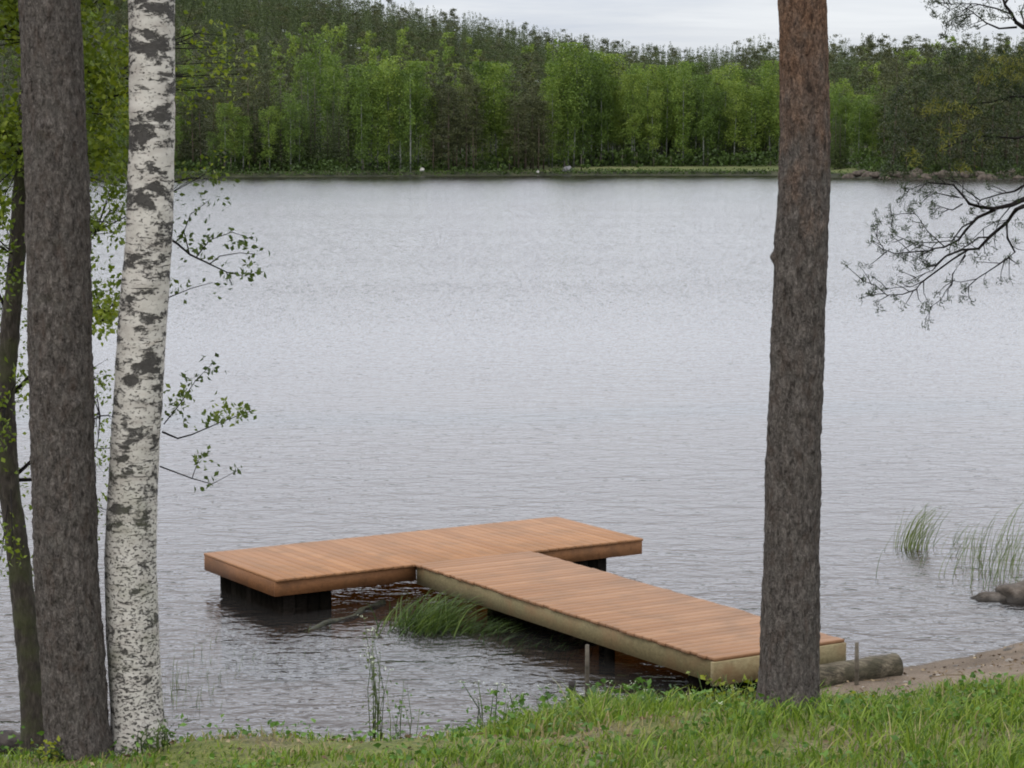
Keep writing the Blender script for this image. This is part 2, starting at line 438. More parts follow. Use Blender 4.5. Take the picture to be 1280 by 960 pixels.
RZ = [41, 39, 33.5, 26.6, 23.5, 20, 17.6, 15.8, 15.8, 17]
FX = [-400, -120, -69, -31, 8, 46, 50, 57, 78, 130, 400]
FY = [300, 345, 357, 366, 384, 384, 364, 344, 336, 328, 300]
def far_z(x, y):
    s = np.asarray(y, float)-np.interp(x, FX, FY)
    r = np.interp(x, RX, RZ)
    t = np.clip((s-16)/165, 0, 1)
    low = np.interp(s, [-40, -3, 0, 1.2, 15], [-2.4, -.4, 0, .75, 1.45])
    return low + (r-1.45)*(t*t*(3-2*t)*.5+t*.5) + np.where(s > 180, 0, 0)
def wob(x, y):
    return (.035*np.sin(2.1*x+1.3*y)+.03*np.sin(-1.2*x+2.7*y+1)+.018*np.sin(5.3*x-3.1*y+2)+.012*np.sin(7.7*x+8.9*y))
def gz(x, y):
    x = np.asarray(x, float); y = np.asarray(y, float)
    z = near_z(x, y)
    z = z + wob(x, y)*np.clip((z+.2)/.5, .25, 1)*(y < 40)
    return np.where(y > 200, np.maximum(far_z(x, y), -2.4), z)
def gz1(x, y): return float(gz(np.array([x]), np.array([y]))[0])

xs = np.unique(np.concatenate([np.linspace(-900, -200, 8), np.linspace(-200, -40, 41), np.linspace(-40, -9, 40), np.arange(-9, 9.01, .12), np.linspace(9, 40, 40), np.linspace(40, 200, 41), np.linspace(200, 900, 8)]))
ys = np.unique(np.concatenate([np.linspace(-60, 8, 40), np.arange(8, 27, .14), np.linspace(27, 60, 30), np.linspace(60, 290, 16), np.arange(290, 420, 1.6), np.linspace(420, 640, 60), np.linspace(640, 3000, 24)]))
X, Y = np.meshgrid(xs, ys)
Z = gz(X, Y)
nx, ny = len(xs), len(ys)
idx = np.arange(nx*ny).reshape(ny, nx)
Q = np.stack([idx[:-1, :-1], idx[:-1, 1:], idx[1:, 1:], idx[1:, :-1]], -1).reshape(-1, 4)
g = link('ground', mesh_np('ground', np.stack([X, Y, Z], -1).reshape(-1, 3), [Q], smooth=True), M['ground'])
tag(g, kind='structure')

w = link('lake_water', mesh_np('lake_water', [(-900, 8, 0), (900, 8, 0), (900, 420, 0), (-900, 420, 0)], [np.array([[0, 1, 2, 3]])]), M['water'])
tag(w, kind='structure')

# ------------------------------------------------------------------ dock
ud = Vector((math.cos(A_D), math.sin(A_D), 0)); wd = Vector((math.sin(A_D), -math.cos(A_D), 0)); up = Vector((0, 0, 1))
FLc = Vector((-2.43, 22.60, 0))
HL, HW = 4.60, 1.74           # head length, width
SO, SW, SLn = 1.665, 1.415, 5.27  # walkway offset along the head, width, length
DZ = .40
dock = thing('boat_dock', 'T-shaped wooden jetty with red-brown stained boards reaching into the lake', 'dock', FLc)
def D(a, b, z): return FLc + ud*a + wd*b + up*z     # a along the head, b towards the shore

mb = MB(); nb = 40; pw = HL/nb                      # head boards lie across the head
for i in range(nb):
    mb.box(D(i*pw+.002, -HW-.022, DZ-.028+random.uniform(-.001, .001)), ud*(pw-.004), wd*(HW+.048), up*.028, a=random.random(), bev=.003)
local(mb, dock).obj('decking', M['deck'], dock)
mb = MB(); nb = 44; pw = (SLn-.03)/nb               # walkway boards lie across the walkway
for i in range(nb):
    o = random.uniform(-.012, .012)
    mb.box(D(SO-.022+o, .014+i*pw+.002, DZ-.028+random.uniform(-.0015, .0015)), ud*(SW+.044), wd*(pw-.004), up*.028, a=random.random(), bev=.003)
local(mb, dock).obj('decking', M['walk'], dock)
def fascia(o, ex, ey, ez, mat, name='fascia'):
    m = MB(); m.box(o, ex, ey, ez, a=random.random(), bev=.004)
    return local(m, dock).obj(name, mat, dock)
fz, fh = DZ-.030, -.165
def fas(a0, a1, b0, b1, mat, h=.152, top=.030, name='fascia'):
    return fascia(D(a0, b0, DZ-top-h), ud*(a1-a0), wd*(b1-b0), up*h, mat, name)
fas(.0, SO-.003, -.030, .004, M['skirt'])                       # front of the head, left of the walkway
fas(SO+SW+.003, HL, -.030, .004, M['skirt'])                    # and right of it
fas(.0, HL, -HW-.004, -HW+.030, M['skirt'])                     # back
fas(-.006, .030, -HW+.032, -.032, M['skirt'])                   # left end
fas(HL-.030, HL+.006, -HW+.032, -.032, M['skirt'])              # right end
fas(SO, SO+.045, .006, SLn-.05, M['green_wood'], .19, .034, 'side_beam')
fas(SO+SW-.045, SO+SW, .006, SLn-.05, M['green_wood'], .19, .034, 'side_beam')
fas(SO-.035, SO+SW+.035, SLn-.048, SLn+.002, M['green_wood'], .21, .0295, 'end_beam')
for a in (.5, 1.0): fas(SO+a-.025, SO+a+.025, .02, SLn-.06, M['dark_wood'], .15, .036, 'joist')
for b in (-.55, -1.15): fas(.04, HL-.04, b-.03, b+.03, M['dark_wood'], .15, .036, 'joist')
def crib(a0, a1, b0, b1):
    m = MB(); zb = -.95
    n = int((b1-b0)/.125)
    for i in range(n):
        for a in (a0, a1-.03):
            m.box(D(a, b0+i*(b1-b0)/n+.006, zb), ud*.03, wd*((b1-b0)/n-.012), up*(DZ-.2-zb), a=random.random())
    n = max(2, int((a1-a0)/.125))
    for i in range(n):
        for b in (b0-.034, b1+.004):
            m.box(D(a0+i*(a1-a0)/n+.006, b, zb), ud*((a1-a0)/n-.012), wd*.03, up*(DZ-.2-zb), a=random.random())
    return local(m, dock).obj('crib', M['dark_wood'], dock)
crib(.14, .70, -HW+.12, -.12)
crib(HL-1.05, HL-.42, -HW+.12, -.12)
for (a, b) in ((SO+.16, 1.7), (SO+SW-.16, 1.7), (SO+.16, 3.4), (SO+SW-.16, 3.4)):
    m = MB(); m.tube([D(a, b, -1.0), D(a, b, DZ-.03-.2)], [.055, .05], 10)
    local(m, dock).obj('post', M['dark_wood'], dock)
m = MB(); m.box(D(SO+.1, 4.72, -.05), ud*(SW-.2), wd*.14, up*.21); local(m, dock).obj('shade_sleeper', M['dark_wood'], dock)  # near-black cross timber, stands in for the shadow under the walkway end

# ------------------------------------------------------------------ near trunks
def trunk(centers, widths, Y, name, mat, root, nseg=96, dz=.016, amp=.008, fs=40.0, zs=.34, knots=(), top_ext=None):
    """centers: list of (px, py); widths in px; stands in the vertical plane at distance Y"""
    P = [at(px, py, Y) for px, py in centers]
    R = [w/F*Y*.5*1.005 for w in widths]
    if top_ext:
        for (dxm, z, r) in top_ext: P.append(Vector((P[len(centers)-1].x+dxm, Y, z))); R.append(r)
    zsrc = np.array([p.z for p in P]); xsrc = np.array([p.x for p in P]); rsrc = np.array(R)
    o = np.argsort(zsrc); zsrc, xsrc, rsrc = zsrc[o], xsrc[o], rsrc[o]
    zv = np.concatenate([np.arange(zsrc[0], min(7.0, zsrc[-1]), dz), np.arange(7.0, zsrc[-1], .25)]) if zsrc[-1] > 7 else np.arange(zsrc[0], zsrc[-1], dz)
    th = np.linspace(0, 2*PI, nseg, endpoint=False)
    V = np.zeros((len(zv), nseg, 3))
    for k, z in enumerate(zv):
        cx = np.interp(z, zsrc, xsrc)+.012*math.sin(z*1.7); r = np.interp(z, zsrc, rsrc)
        flare = max(0, (zsrc[0]+.55-z))/.55
        for j, t in enumerate(th):
            c, s_ = math.cos(t), math.sin(t)
            p = Vector((c*r*fs, s_*r*fs, z*fs*zs))
            rr = r
            if amp:
                q_ = p+mn.noise_vector(p*.6)*.9
                d = mn.voronoi(q_)[0]
                rr += amp*(min(d[1]-d[0], .4)*1.3-.3) + amp*.9*mn.fractal(q_*Vector((1.3, 1.3, .6)) if False else Vector((q_.x*1.3, q_.y*1.3, q_.z*.6)), .8, 2.1, 3) + amp*.9*mn.noise(p*.25)
            rr *= 1+.13*flare*flare*(1+.6*math.sin(t*5+1.3))
            for (kt, kz, ka, ks) in knots:
                dt = math.atan2(math.sin(t-kt), math.cos(t-kt))*r
                rr += ka*math.exp(-(dt*dt+(z-kz)**2)/(ks*ks))
            V[k, j] = (cx+c*rr, Y+s_*rr, z)
    idx = np.arange(len(zv)*nseg).reshape(len(zv), nseg)
    nxt = np.roll(idx, -1, 1)
    Q = np.stack([idx[:-1], nxt[:-1], nxt[1:], idx[1:]], -1).reshape(-1, 4)
    V = V.reshape(-1, 3)-np.array(root.location)
    return link(name, mesh_np(name, V, [Q], smooth=True), mat, root)

def high_crown(x, y, z0, z1, rad, n_limb, root, leafmat, tw, leaf=.16, per=45, seed=1):
    """the crown far above the frame: limbs and foliage sprays"""
    r_ = random.Random(seed)
    lm = MB(); fm = MB()
    for i in range(n_limb):
        z = z0+(z1-z0)*(i/n_limb); a = r_.uniform(0, 2*PI); L = rad*(1-.55*(z-z0)/(z1-z0))*r_.uniform(.7, 1.1)
        p0 = Vector((x, y, z)); p2 = p0+Vector((math.cos(a)*L, math.sin(a)*L, L*.35)); p1 = (p0+p2)/2+Vector((0, 0, -.1*L))
        lm.tube([p0, p1, p2], [.045, .028, .01], 5)
        C = []
        for k in range(4):
            q = p0.lerp(p2, .45+.18*k)+Vector((r_.gauss(0, .25), r_.gauss(0, .25), r_.gauss(0, .12)))
            C.append(np.array(q)+rng.normal(size=(per, 3))*[.35, .35, .18])
        C = np.concatenate(C)
        fm.leaves(C, leaf, rng.random(len(C)))
    local(lm, root).obj('limbs', tw, root); local(fm, root).obj('crown', leafmat, root)

def base(px, Y):
    x = (px-640)/F*Y
    x = x*1.0
    return Vector((x, Y, gz1(x, Y)))

# left pine
b = base(97, 13.2)
lp = thing('pine_tree', 'thick grey-brown pine trunk at the left edge, in front of the birch', 'tree', b)
trunk([(99, 985), (97, 945), (93, 900), (84, 700), (82, 600), (71, 300), (62, 0)], [88, 84, 81, 80, 79, 78, 75], 13.2,
      'trunk', M['pine_bark'], lp, amp=.011, knots=((-1.9, 4.9, .02, .05), (-1.4, 4.2, -.02, .04), (-1.75, 3.9, -.02, .03), (-.9, 3.3, .015, .04)),
      top_ext=[(-.12, 9, .13), (-.2, 13.5, .04)])
high_crown(b.x-.5, 13.2, 8.2, 13.8, 2.0, 22, lp, M['needle'], M['twig'], .16, 40, 3)
# birch
b = base(170, 13.35)
bi = thing('birch_tree', 'white birch trunk with black scars beside the left pine', 'tree', b)
bt = trunk([(172, 970), (172, 925), (169, 880), (166, 800), (165, 700), (169, 600), (174, 500), (178, 400), (184, 300), (188, 150), (190, 0)],
      [80, 70, 66, 67, 65, 62, 61, 61, 58, 56, 57], 13.35, 'trunk', M['birch_bark'], bi, amp=.003, fs=13, zs=1.2,
      knots=((-1.4, 4.0, .012, .05), (-2.2, 5.0, .015, .06), (-1.0, 2.7, .01, .04)), top_ext=[(.05, 9, .1), (.1, 13, .03)])
high_crown(b.x+.2, 13.35, 7.6, 13.2, 1.8, 22, bi, M['birch_leaf'], M['twig'], .07, 70, 4)
# right pine
b = base(982, 13.8)
rp = thing('pine_tree', 'straight pine trunk turning reddish above, standing before the jetty end', 'tree', b)
trunk([(981, 930), (982, 885), (985, 840), (988, 780), (991, 700), (996, 500), (1000, 300), (1004, 180), (1004, 0)],
      [92, 80, 76, 74, 70, 67, 66, 62, 58], 13.8, 'trunk', M['pine_bark_red'], rp, amp=.009,
      knots=((PI+.1, 4.13, .03, .035), (-1.6, 3.2, .015, .04), (-1.3, 5.0, -.01, .03)), top_ext=[(.03, 9, .12), (.1, 14, .03)])
high_crown(b.x, 13.8, 9, 14.2, 2.0, 22, rp, M['needle'], M['twig'], .16, 40, 5)

def leaf_cluster(fm, c, n, sp, size, lo=0., hi=1.):
    C = np.array(c)+rng.normal(size=(n, 3))*sp
    fm.leaves(C, size*(.6+.6*rng.random(n)), lo+(hi-lo)*rng.random(n))

# birch's low twigs to the right of the stem
tw = MB(); fm = MB()
def twig(pts, Y, r0, r1, mbx, dy=0.0):
    k = len(pts); P = [at(px, py, Y+dy*i/(k-1)) for i, (px, py) in enumerate(pts)]
    mbx.tube(P, [r0+(r1-r0)*i/(k-1) for i in range(k)], 5)
    return P
TW = [([(208, 296), (222, 305), (237, 318), (262, 330), (283, 340), (290, 356)], .009, .003),
      ([(262, 330), (275, 320), (300, 316), (322, 318)], .004, .002),
      ([(237, 318), (230, 290), (238, 268), (262, 250)], .004, .002), ([(283, 340), (305, 345), (325, 340)], .003, .0015),
      ([(245, 322), (262, 300), (290, 290), (318, 300)], .004, .0015),
      ([(203, 540), (222, 548), (240, 543), (275, 528), (318, 512)], .007, .002), ([(205, 530), (225, 505), (245, 475), (268, 452)], .004, .0015),
      ([(200, 583), (240, 598), (265, 605), (297, 588)], .005, .0015), ([(240, 598), (248, 575), (262, 565)], .003, .0015),
      ([(210, 372), (240, 360), (266, 353)], .004, .0015), ([(215, 228), (240, 222), (285, 226)], .005, .002)]
for pts, r0, r1 in TW: twig(pts, 13.4, r0, r1, tw, .35)
for (px, py, n, sx, sy, lo, hi) in [(230, 285, 12, 10, 14, 0, .5), (262, 255, 10, 14, 9, 0, .4), (275, 300, 20, 22, 14, 0, .45), (310, 310, 16, 11, 11, 0, .4),
        (312, 343, 14, 9, 6, 0, .35), (285, 345, 10, 9, 9, 0, .35), (240, 310, 8, 9, 8, 0, .5), (245, 225, 26, 18, 9, .35, 1), (275, 226, 10, 9, 5, .2, .9),
        (218, 505, 26, 9, 16, .15, 1), (232, 490, 16, 7, 7, .5, 1), (243, 472, 9, 6, 6, 0, .4), (260, 456, 9, 6, 6, 0, .3), (266, 521, 18, 9, 6, .6, 1),
        (285, 516, 24, 11, 6, .6, 1), (308, 513, 16, 7, 5, .1, .7), (252, 570, 12, 9, 6, .4, .9), (290, 588, 6, 5, 4, 0, .4), (248, 358, 5, 14, 5, 0, .4),
        (262, 603, 5, 9, 4, 0, .4), (216, 358, 7, 5, 6, .3, .8)]:
    C = np.array([at(px+rng.normal()*sx, py+rng.normal()*sy, 13.55+rng.normal()*.12) for _ in range(n)])
    C = np.concatenate([C, C+rng.normal(size=C.shape)*[.03, .03, .025]])
    fm.leaves(C, .028+.024*rng.random(2*n), lo+(hi-lo)*rng.random(2*n))
local(tw, bi).obj('twigs', M['twig'], bi); local(fm, bi).obj('leaves', M['birch_leaf'], bi)

# alder behind the left pine
b = base(42, 14.6)
al = thing('alder_tree', 'leafy alder with dark mossy trunk behind the left pine trunk', 'tree', b)
ac = [(46, 960), (44, 920), (38, 850), (30, 760), (23, 680), (13, 600), (8, 500), (14, 400), (20, 320), (28, 200), (38, 50), (44, -150)]
trunk(ac, [46, 38, 33, 30, 28, 27, 25, 23, 22, 21, 20, 18], 14.6, 'trunk', M['alder_bark'], al, nseg=40, dz=.03, amp=.008, fs=22, zs=.5)
br = MB(); fm = MB()
AT = [at(px, py, 14.6) for px, py in ac[5:]]
HUBS = list(AT)
for (px, py, dy) in [(-60, 20, .3), (-40, 120, .6), (70, 40, .8), (110, 100, .5), (130, 10, .9), (100, 180, .7), (150, 120, 1.0), (120, 290, .4), (128, 400, .3), (125, 520, .4), (120, 620, .3), (-30, 330, .4), (-25, 500, .3), (-15, 620, .2), (190, 60, 1.1)]:
    h_ = at(px, py, 14.6+dy); s0 = min(AT, key=lambda p: (p-h_).length+1.5*max(0, p.z-h_.z+.25))
    br.tube([s0, s0.lerp(h_, .5)+Vector((0, 0, .06)), h_], [.015, .010, .005], 5); HUBS += [h_, s0.lerp(h_, .6)]
def spray(px, py, n, sx, sy, lo=0., hi=1., size=.05, yj=.5):
    Yc = 14.6+random.uniform(-.5, .9)
    t = at(px, py, Yc)
    s0 = min(HUBS, key=lambda p: (p-t).length)
    mid = s0.lerp(t, .55)+Vector((0, 0, random.uniform(-.03, .06)))
    br.tube([s0, mid, t], [.005, .0035, .0015], 4)
    C = np.array([at(px+rng.normal()*sx, py+rng.normal()*sy, max(13.95, Yc+rng.normal()*yj*.5)) for _ in range(n)])
    fm.leaves(C, size*(.55+.6*rng.random(n)), lo+(hi-lo)*rng.random(n))
    # side twigs
    for k in range(2):
        q = Vector(C[rng.integers(len(C))]); br.tube([mid, q], [.0025, .001], 3)
for _ in range(84): spray(random.uniform(-90, 160), random.uniform(-110, 200), 150, 18, 16, .1, 1, .055)
for _ in range(14): spray(random.uniform(-60, 30), random.uniform(150, 300), 90, 15, 15, .0, .9, .05)
for _ in range(8): spray(random.uniform(105, 155), random.uniform(180, 245), 60, 10, 10, .1, .7, .05)
for _ in range(20): spray(random.uniform(98, 152), random.uniform(230, 370), 36, 9, 13, 0, .5, .045)
for _ in range(10): spray(random.uniform(-40, 30), random.uniform(290, 440), 36, 11, 15, 0, .5, .045)
for _ in range(5): spray(random.uniform(112, 148), random.uniform(378, 430), 60, 8, 12, .4, 1, .055)
for _ in range(18): spray(random.uniform(105, 146), random.uniform(440, 660), 20, 8, 14, 0, .6, .042)
for _ in range(26): spray(random.uniform(-30, 34), random.uniform(420, 720), 30, 10, 15, 0, .75, .045)
for _ in range(9): spray(random.uniform(222, 300), random.uniform(20, 120), 26, 16, 15, .2, 1, .045)
for _ in range(5): spray(random.uniform(215, 350), random.uniform(90, 215), 16, 14, 9, .3, 1, .04)
local(br, al).obj('branches', M['twig'], al); local(fm, al).obj('leaves', M['near_leaf'], al)

# pine leaning in from the right, its stem just out of the frame
b = Vector((4.75, 16.6, gz1(4.75, 16.6)))
sp = thing('pine_tree', 'dark crooked pine branches with needle tufts reaching in from the right edge', 'tree', b)
m = MB(); m.tube([b+Vector((0, 0, -.2)), b+Vector((.02, 0, .6)), b+Vector((-.05, 0, 2.2)), b+Vector((-.02, .1, 4.0)), b+Vector((.05, .1, 5.6)), b+Vector((.1, .1, 8.5))], [.17, .14, .125, .11, .09, .03], 16)
local(m, sp).obj('trunk', M['pine_bark'], sp, True)
tw = MB(); fm = MB(); ym = MB()
YB = 15.6
def st(px, py): return at(px, py, YB+.0)
hub = at(1420, 250, 16.5)
B = [
 ([(1430, 215), (1350, 222), (1280, 233), (1267, 239), (1250, 243), (1226, 250), (1215, 262)], .014, .003),
 ([(1430, 240), (1340, 240), (1280, 248), (1265, 257), (1243, 261), (1226, 259), (1211, 254), (1202, 243), (1191, 231), (1180, 230), (1158, 229)], .026, .004),
 ([(1202, 255), (1191, 262), (1176, 259), (1165, 255)], .006, .002), ([(1198, 246), (1184, 244), (1167, 239), (1155, 241)], .006, .002),
 ([(1243, 261), (1237, 266), (1222, 273), (1208, 287), (1198, 300), (1180, 309), (1167, 311), (1152, 319)], .016, .004),
 ([(1222, 273), (1202, 283), (1190, 300), (1165, 304), (1140, 304), (1120, 295), (1112, 278)], .007, .002),
 ([(1165, 312), (1140, 316), (1120, 316), (1106, 313), (1098, 300), (1092, 285)], .006, .002),
 ([(1430, 262), (1340, 252), (1280, 258), (1270, 263), (1259, 278), (1237, 296), (1224, 311), (1202, 313), (1182, 320), (1169, 331), (1158, 333)], .022, .005),
 ([(1237, 296), (1222, 297), (1212, 306), (1200, 313)], .007, .004),
 ([(1210, 313), (1189, 324), (1152, 353), (1145, 362), (1128, 368), (1108, 368), (1095, 357), (1079, 351)], .008, .0025),
 ([(1152, 353), (1140, 358), (1120, 360), (1104, 362)], .004, .002), ([(1095, 357), (1090, 368)], .003, .002),
 ([(1259, 278), (1259, 298), (1269, 316), (1259, 323), (1243, 333), (1222, 348), (1206, 362)], .011, .003),
 ([(1206, 320), (1191, 342), (1191, 355), (1176, 375), (1160, 386)], .007, .002), ([(1182, 320), (1165, 338), (1148, 344), (1136, 352)], .005, .002),
 ([(1222, 348), (1200, 352), (1186, 350)], .004, .0015), ([(1158, 229), (1140, 236), (1128, 236)], .004, .0015), ([(1180, 309), (1160, 290), (1146, 270), (1138, 262)], .005, .0015),
 ([(1259, 323), (1272, 330)], .005, .002), ([(1226, 250), (1205, 236), (1190, 222)], .005, .002), ([(1265, 257), (1250, 275), (1230, 285), (1215, 300)], .005, .002),
 ([(1430, 70), (1340, 45), (1280, 34), (1270, 28), (1264, 18), (1256, 6), (1250, -14)], .022, .008),
 ([(1272, 33), (1250, 36), (1233, 28), (1217, 16), (1195, 20), (1182, 30)], .009, .003), ([(1264, 18), (1245, 10), (1220, 4), (1190, 6), (1165, 2)], .008, .002),
 ([(1256, 6), (1268, -12)], .008, .003), ([(1217, 16), (1200, 6), (1185, 14)], .004, .002), ([(1280, 34), (1276, 14), (1285, -10)], .007, .003),
 ([(1430, 130), (1340, 118), (1290, 122), (1262, 122), (1240, 128), (1215, 130)], .015, .004), ([(1430, 165), (1330, 160), (1270, 172), (1230, 170), (1195, 178), (1170, 190)], .013, .003),
]
tips = []
extra = []
for pts, r0, r1 in B:
    for i in range(1, len(pts)-1):
        if pts[i][0] > 1300: continue
        for _ in range(1 if i % 3 else 2):
            (xa, ya), (xb, yb) = pts[i], pts[i+1]; t_ = random.random()
            sx_, sy_ = xa+(xb-xa)*t_, ya+(yb-ya)*t_
            a_ = math.atan2(yb-ya, xb-xa)+random.choice((-1, 1))*random.uniform(.35, 1.0); L_ = random.uniform(12, 34)
            mx_, my_ = sx_+math.cos(a_)*L_*.5+random.uniform(-2, 2), sy_+math.sin(a_)*L_*.5+random.uniform(-2, 2)
            ex_, ey_ = mx_+math.cos(a_-.25)*L_*.5, my_+math.sin(a_-.25)*L_*.5-3
            extra.append(([(sx_, sy_), (mx_, my_), (ex_, ey_)], .004, .0015))
B += extra
for pts, r0, r1 in B:
    k = len(pts); P = [at(px+random.uniform(-1, 1), py+random.uniform(-1, 1), YB+(.9 if px > 1300 else 0)+.12*math.sin(i*1.3+px)) for i, (px, py) in enumerate(pts)]
    tw.tube(P, [r0+(r1-r0)*(i/(k-1))**.7 for i in range(k)], 6)
    tips.append(pts[-1])
def tuft(px, py, mbx, n=16, L=.05, lo=0., hi=.6):
    c = np.array(at(px, py, YB+random.uniform(-.15, .15)))
    d = rng.normal(size=(n, 3)); d[:, 2] += .5; d /= np.linalg.norm(d, axis=1, keepdims=True)
    for k in range(n):
        mbx.leaves([c+d[k]*L*.5], L, lo+(hi-lo)*random.random(), aspect=.22) if False else None
    V = []; T = []; A = []
    side = np.cross(d, rng.normal(size=(n, 3))); side /= np.linalg.norm(side, axis=1, keepdims=True)
    c = c+rng.normal(size=(n, 3))*L*.35; p0 = c+side*.0035; p1 = c-side*.0035; p2 = c+d*L*.75*(.6+.6*rng.random((n, 1)))
    V = np.stack([p0, p1, p2], 1).reshape(-1, 3)
    mbx.add(V, None, np.arange(n*3).reshape(-1, 3), a=np.repeat(lo+(hi-lo)*rng.random(n), 3))
for (x, y) in tips:
    if x < 1275: tuft(x, y, fm, 22, .042)
for (x, y) in [(1098, 276), (1094, 283), (1112, 273), (1116, 288), (1138, 265), (1142, 253), (1126, 252), (1166, 256), (1169, 268), (1104, 312), (1121, 320), (1128, 322), (1150, 318), (1158, 333),
               (1079, 350), (1094, 358), (1089, 367), (1156, 386), (1220, 318), (1272, 302), (1275, 282), (1259, 323), (1206, 361), (1136, 300), (1145, 305), (1163, 300), (1152, 297),
               (1155, 241), (1166, 240), (1175, 232), (1135, 240), (1130, 230), (1100, 296), (1118, 372), (1098, 385), (1142, 330), (1134, 285), (1152, 283), (1190, 295), (1205, 375)]:
    for _ in range(2): tuft(x+random.uniform(-4, 4), y+random.uniform(-3, 3), fm, 22, .04)
for _ in range(46): tuft(random.uniform(1158, 1285), random.uniform(-14, 26), fm, 24, .042)
for _ in range(16): tuft(random.uniform(1180, 1208), random.uniform(20, 40), fm, 14, .05)
for _ in range(470):
    px_ = 1290-190*random.random()**1.35; tuft(px_, random.uniform(60+max(0, 1180-px_)*.9, 222), fm, 24, .05, .0, .8)
for _ in range(34): tuft(random.uniform(1222, 1288), random.gauss(88, 12), ym, 22, .06, .2, .8)
for (x, y) in [(1160, 140), (1172, 132), (1180, 140), (1203, 138), (1200, 160), (1176, 180), (1140, 190), (1215, 135), (1185, 165), (1150, 205), (1230, 180), (1205, 205)]:
    for _ in range(4): tuft(x+random.gauss(0, 5), y+random.gauss(0, 5), ym, 18, .06, .2, .8)
local(tw, sp).obj('branches', M['twig'], sp); local(fm, sp).obj('needles', M['needle'], sp); local(ym, sp).obj('young_shoots', M['tuft'], sp)

# ------------------------------------------------------------------ far trees
def crown_birch(mbx, H, n=1500, s=.42, lowcut=.22, rad=2.6):
    # clumps of leaves on rising limbs, an uneven oval
    nc = max(8, n//46); C = []; A = []
    for i in range(nc):
        t = rng.random()**.85; z = lowcut*H+(1-lowcut)*H*t
        env = rad*max(.08, math.sin(PI*min(1, (.14+.86*(1-t))**.8))**.8 if t > .15 else .75)
        a = rng.random()*2*PI; rr = env*math.sqrt(rng.random())*.95
        c = np.array([math.cos(a)*rr, math.sin(a)*rr, z])
        k = n//nc
        C.append(c+rng.normal(size=(k, 3))*[.42, .42, .6]); A.append(np.clip(rng.random()*.5+.25+rng.normal(size=k)*.18, 0, 1))
    C = np.concatenate(C); C[:, 2] = np.minimum(C[:, 2], H)
    mbx.leaves(C, s*(.6+.7*rng.random(len(C))), np.concatenate(A), aspect=.75)
def crown_spruce(mbx, H, n=1500, s=.5, rad=2.1):
    t = 1-np.sqrt(rng.random(n)); lay = np.round(t*22)/22
    t = np.clip(lay+rng.normal(size=n)*.010, 0, 1)
    a = rng.random(n)*2*PI; lob = .8+.2*np.sin(a*5+lay*40)
    r = rad*(1-t)**.72*lob*(.25+.75*np.sqrt(rng.random(n)))+.16
    z = H*(.06+.94*t)-r*.38
    C = np.stack([np.cos(a)*r, np.sin(a)*r, z], 1)
    C = np.concatenate([C, np.stack([rng.normal(size=12)*.16, rng.normal(size=12)*.16, H*(1-.05*rng.random(12))], 1)])
    mbx.leaves(C, s*(.5+.7*rng.random(len(C)))*(1.05-.4*np.append(t, np.ones(12)*.9)), np.clip(.5+rng.normal(size=len(C))*.22, 0, 1), flat=.3, aspect=.5)
def crown_pine(mbx, H, n=1300, s=.42, lowcut=.38, rad=2.3):
    nc = max(7, n//46); C = []; A = []
    for i in range(nc):
        t = rng.random(); z = H*(lowcut+(1-lowcut)*t)
        env = rad*(.55+.45*math.sin(PI*min(1, t*1.1)))*(1.0 if t < .8 else (1-t)/.2*.8+.25)
        a = rng.random()*2*PI; rr = env*(.2+.8*math.sqrt(rng.random()))
        k = n//nc
        C.append(np.array([math.cos(a)*rr, math.sin(a)*rr, z])+rng.normal(size=(k, 3))*[.52, .52, .25]); A.append(np.clip(rng.random()*.5+.25+rng.normal(size=k)*.2, 0, 1))
    C = np.concatenate(C); C[:, 2] = np.minimum(C[:, 2], H)
    mbx.leaves(C, s*(.5+.7*rng.random(len(C))), np.concatenate(A), flat=.25, aspect=.55)
def stem(mbx, H, r, top=.92, lean=.0):
    mbx.tube([(0, 0, -.4), (lean*.3, 0, H*.3), (lean, 0.1, H*.65), (lean*.6, 0, H*top)], [r*1.15, r*.9, r*.6, r*.12], 7)

TREE_H = 20.0
NAMES = {'birch': 'birch_tree', 'spruce': 'spruce_tree', 'pine': 'pine_tree', 'bare': 'birch_tree', 'shrub': 'shrub', 'lowpine': 'pine_tree'}
TEMPL = {}
def templates(kind, k):
    out = []
    for i in range(k):
        c = MB(); t = MB()
        if kind == 'birch': crown_birch(c, TREE_H, 3400, .31, .10+.05*i, 2.3+.25*(i % 3)); stem(t, TREE_H, .13, .85, .25*(i-1)); ml, mt = 'far_birch', 'far_birch_trunk'
        elif kind == 'bare': crown_birch(c, TREE_H, 750, .38, .34, 1.9); stem(t, TREE_H, .17, .93, .1); ml, mt = 'far_birch', 'far_birch_trunk'
        elif kind == 'spruce': crown_spruce(c, TREE_H, 2600, .44, 1.9+.3*(i % 3)); stem(t, TREE_H, .16, .95); ml, mt = 'far_spruce', 'far_spruce_trunk'
        elif kind == 'pine': crown_pine(c, TREE_H, 3600, .34, .10+.08*(i % 3), 2.1+.3*(i % 2)); stem(t, TREE_H, .17, .92, .2*(i-1)); ml, mt = 'far_pine', 'far_pine_trunk'
        elif kind == 'lowpine': crown_pine(c, TREE_H, 2100, .44, .10, 3.0); stem(t, TREE_H, .18, .92, .3*(i-1)); ml, mt = 'far_pine', 'far_pine_trunk'
        else:
            crown_birch(c, TREE_H, 520, 1.9, .04, 9.0); stem(t, TREE_H, .5, .5); ml, mt = 'far_shrub', 'far_spruce_trunk'
        out.append((c.mesh('crown'), t.mesh('trunk'), M[ml], M[mt]))
    return out
for kd, k in (('birch', 5), ('spruce', 4), ('pine', 4), ('bare', 1), ('shrub', 3), ('lowpine', 3)): TEMPL[kd] = templates(kd, k)
PROTO = {}
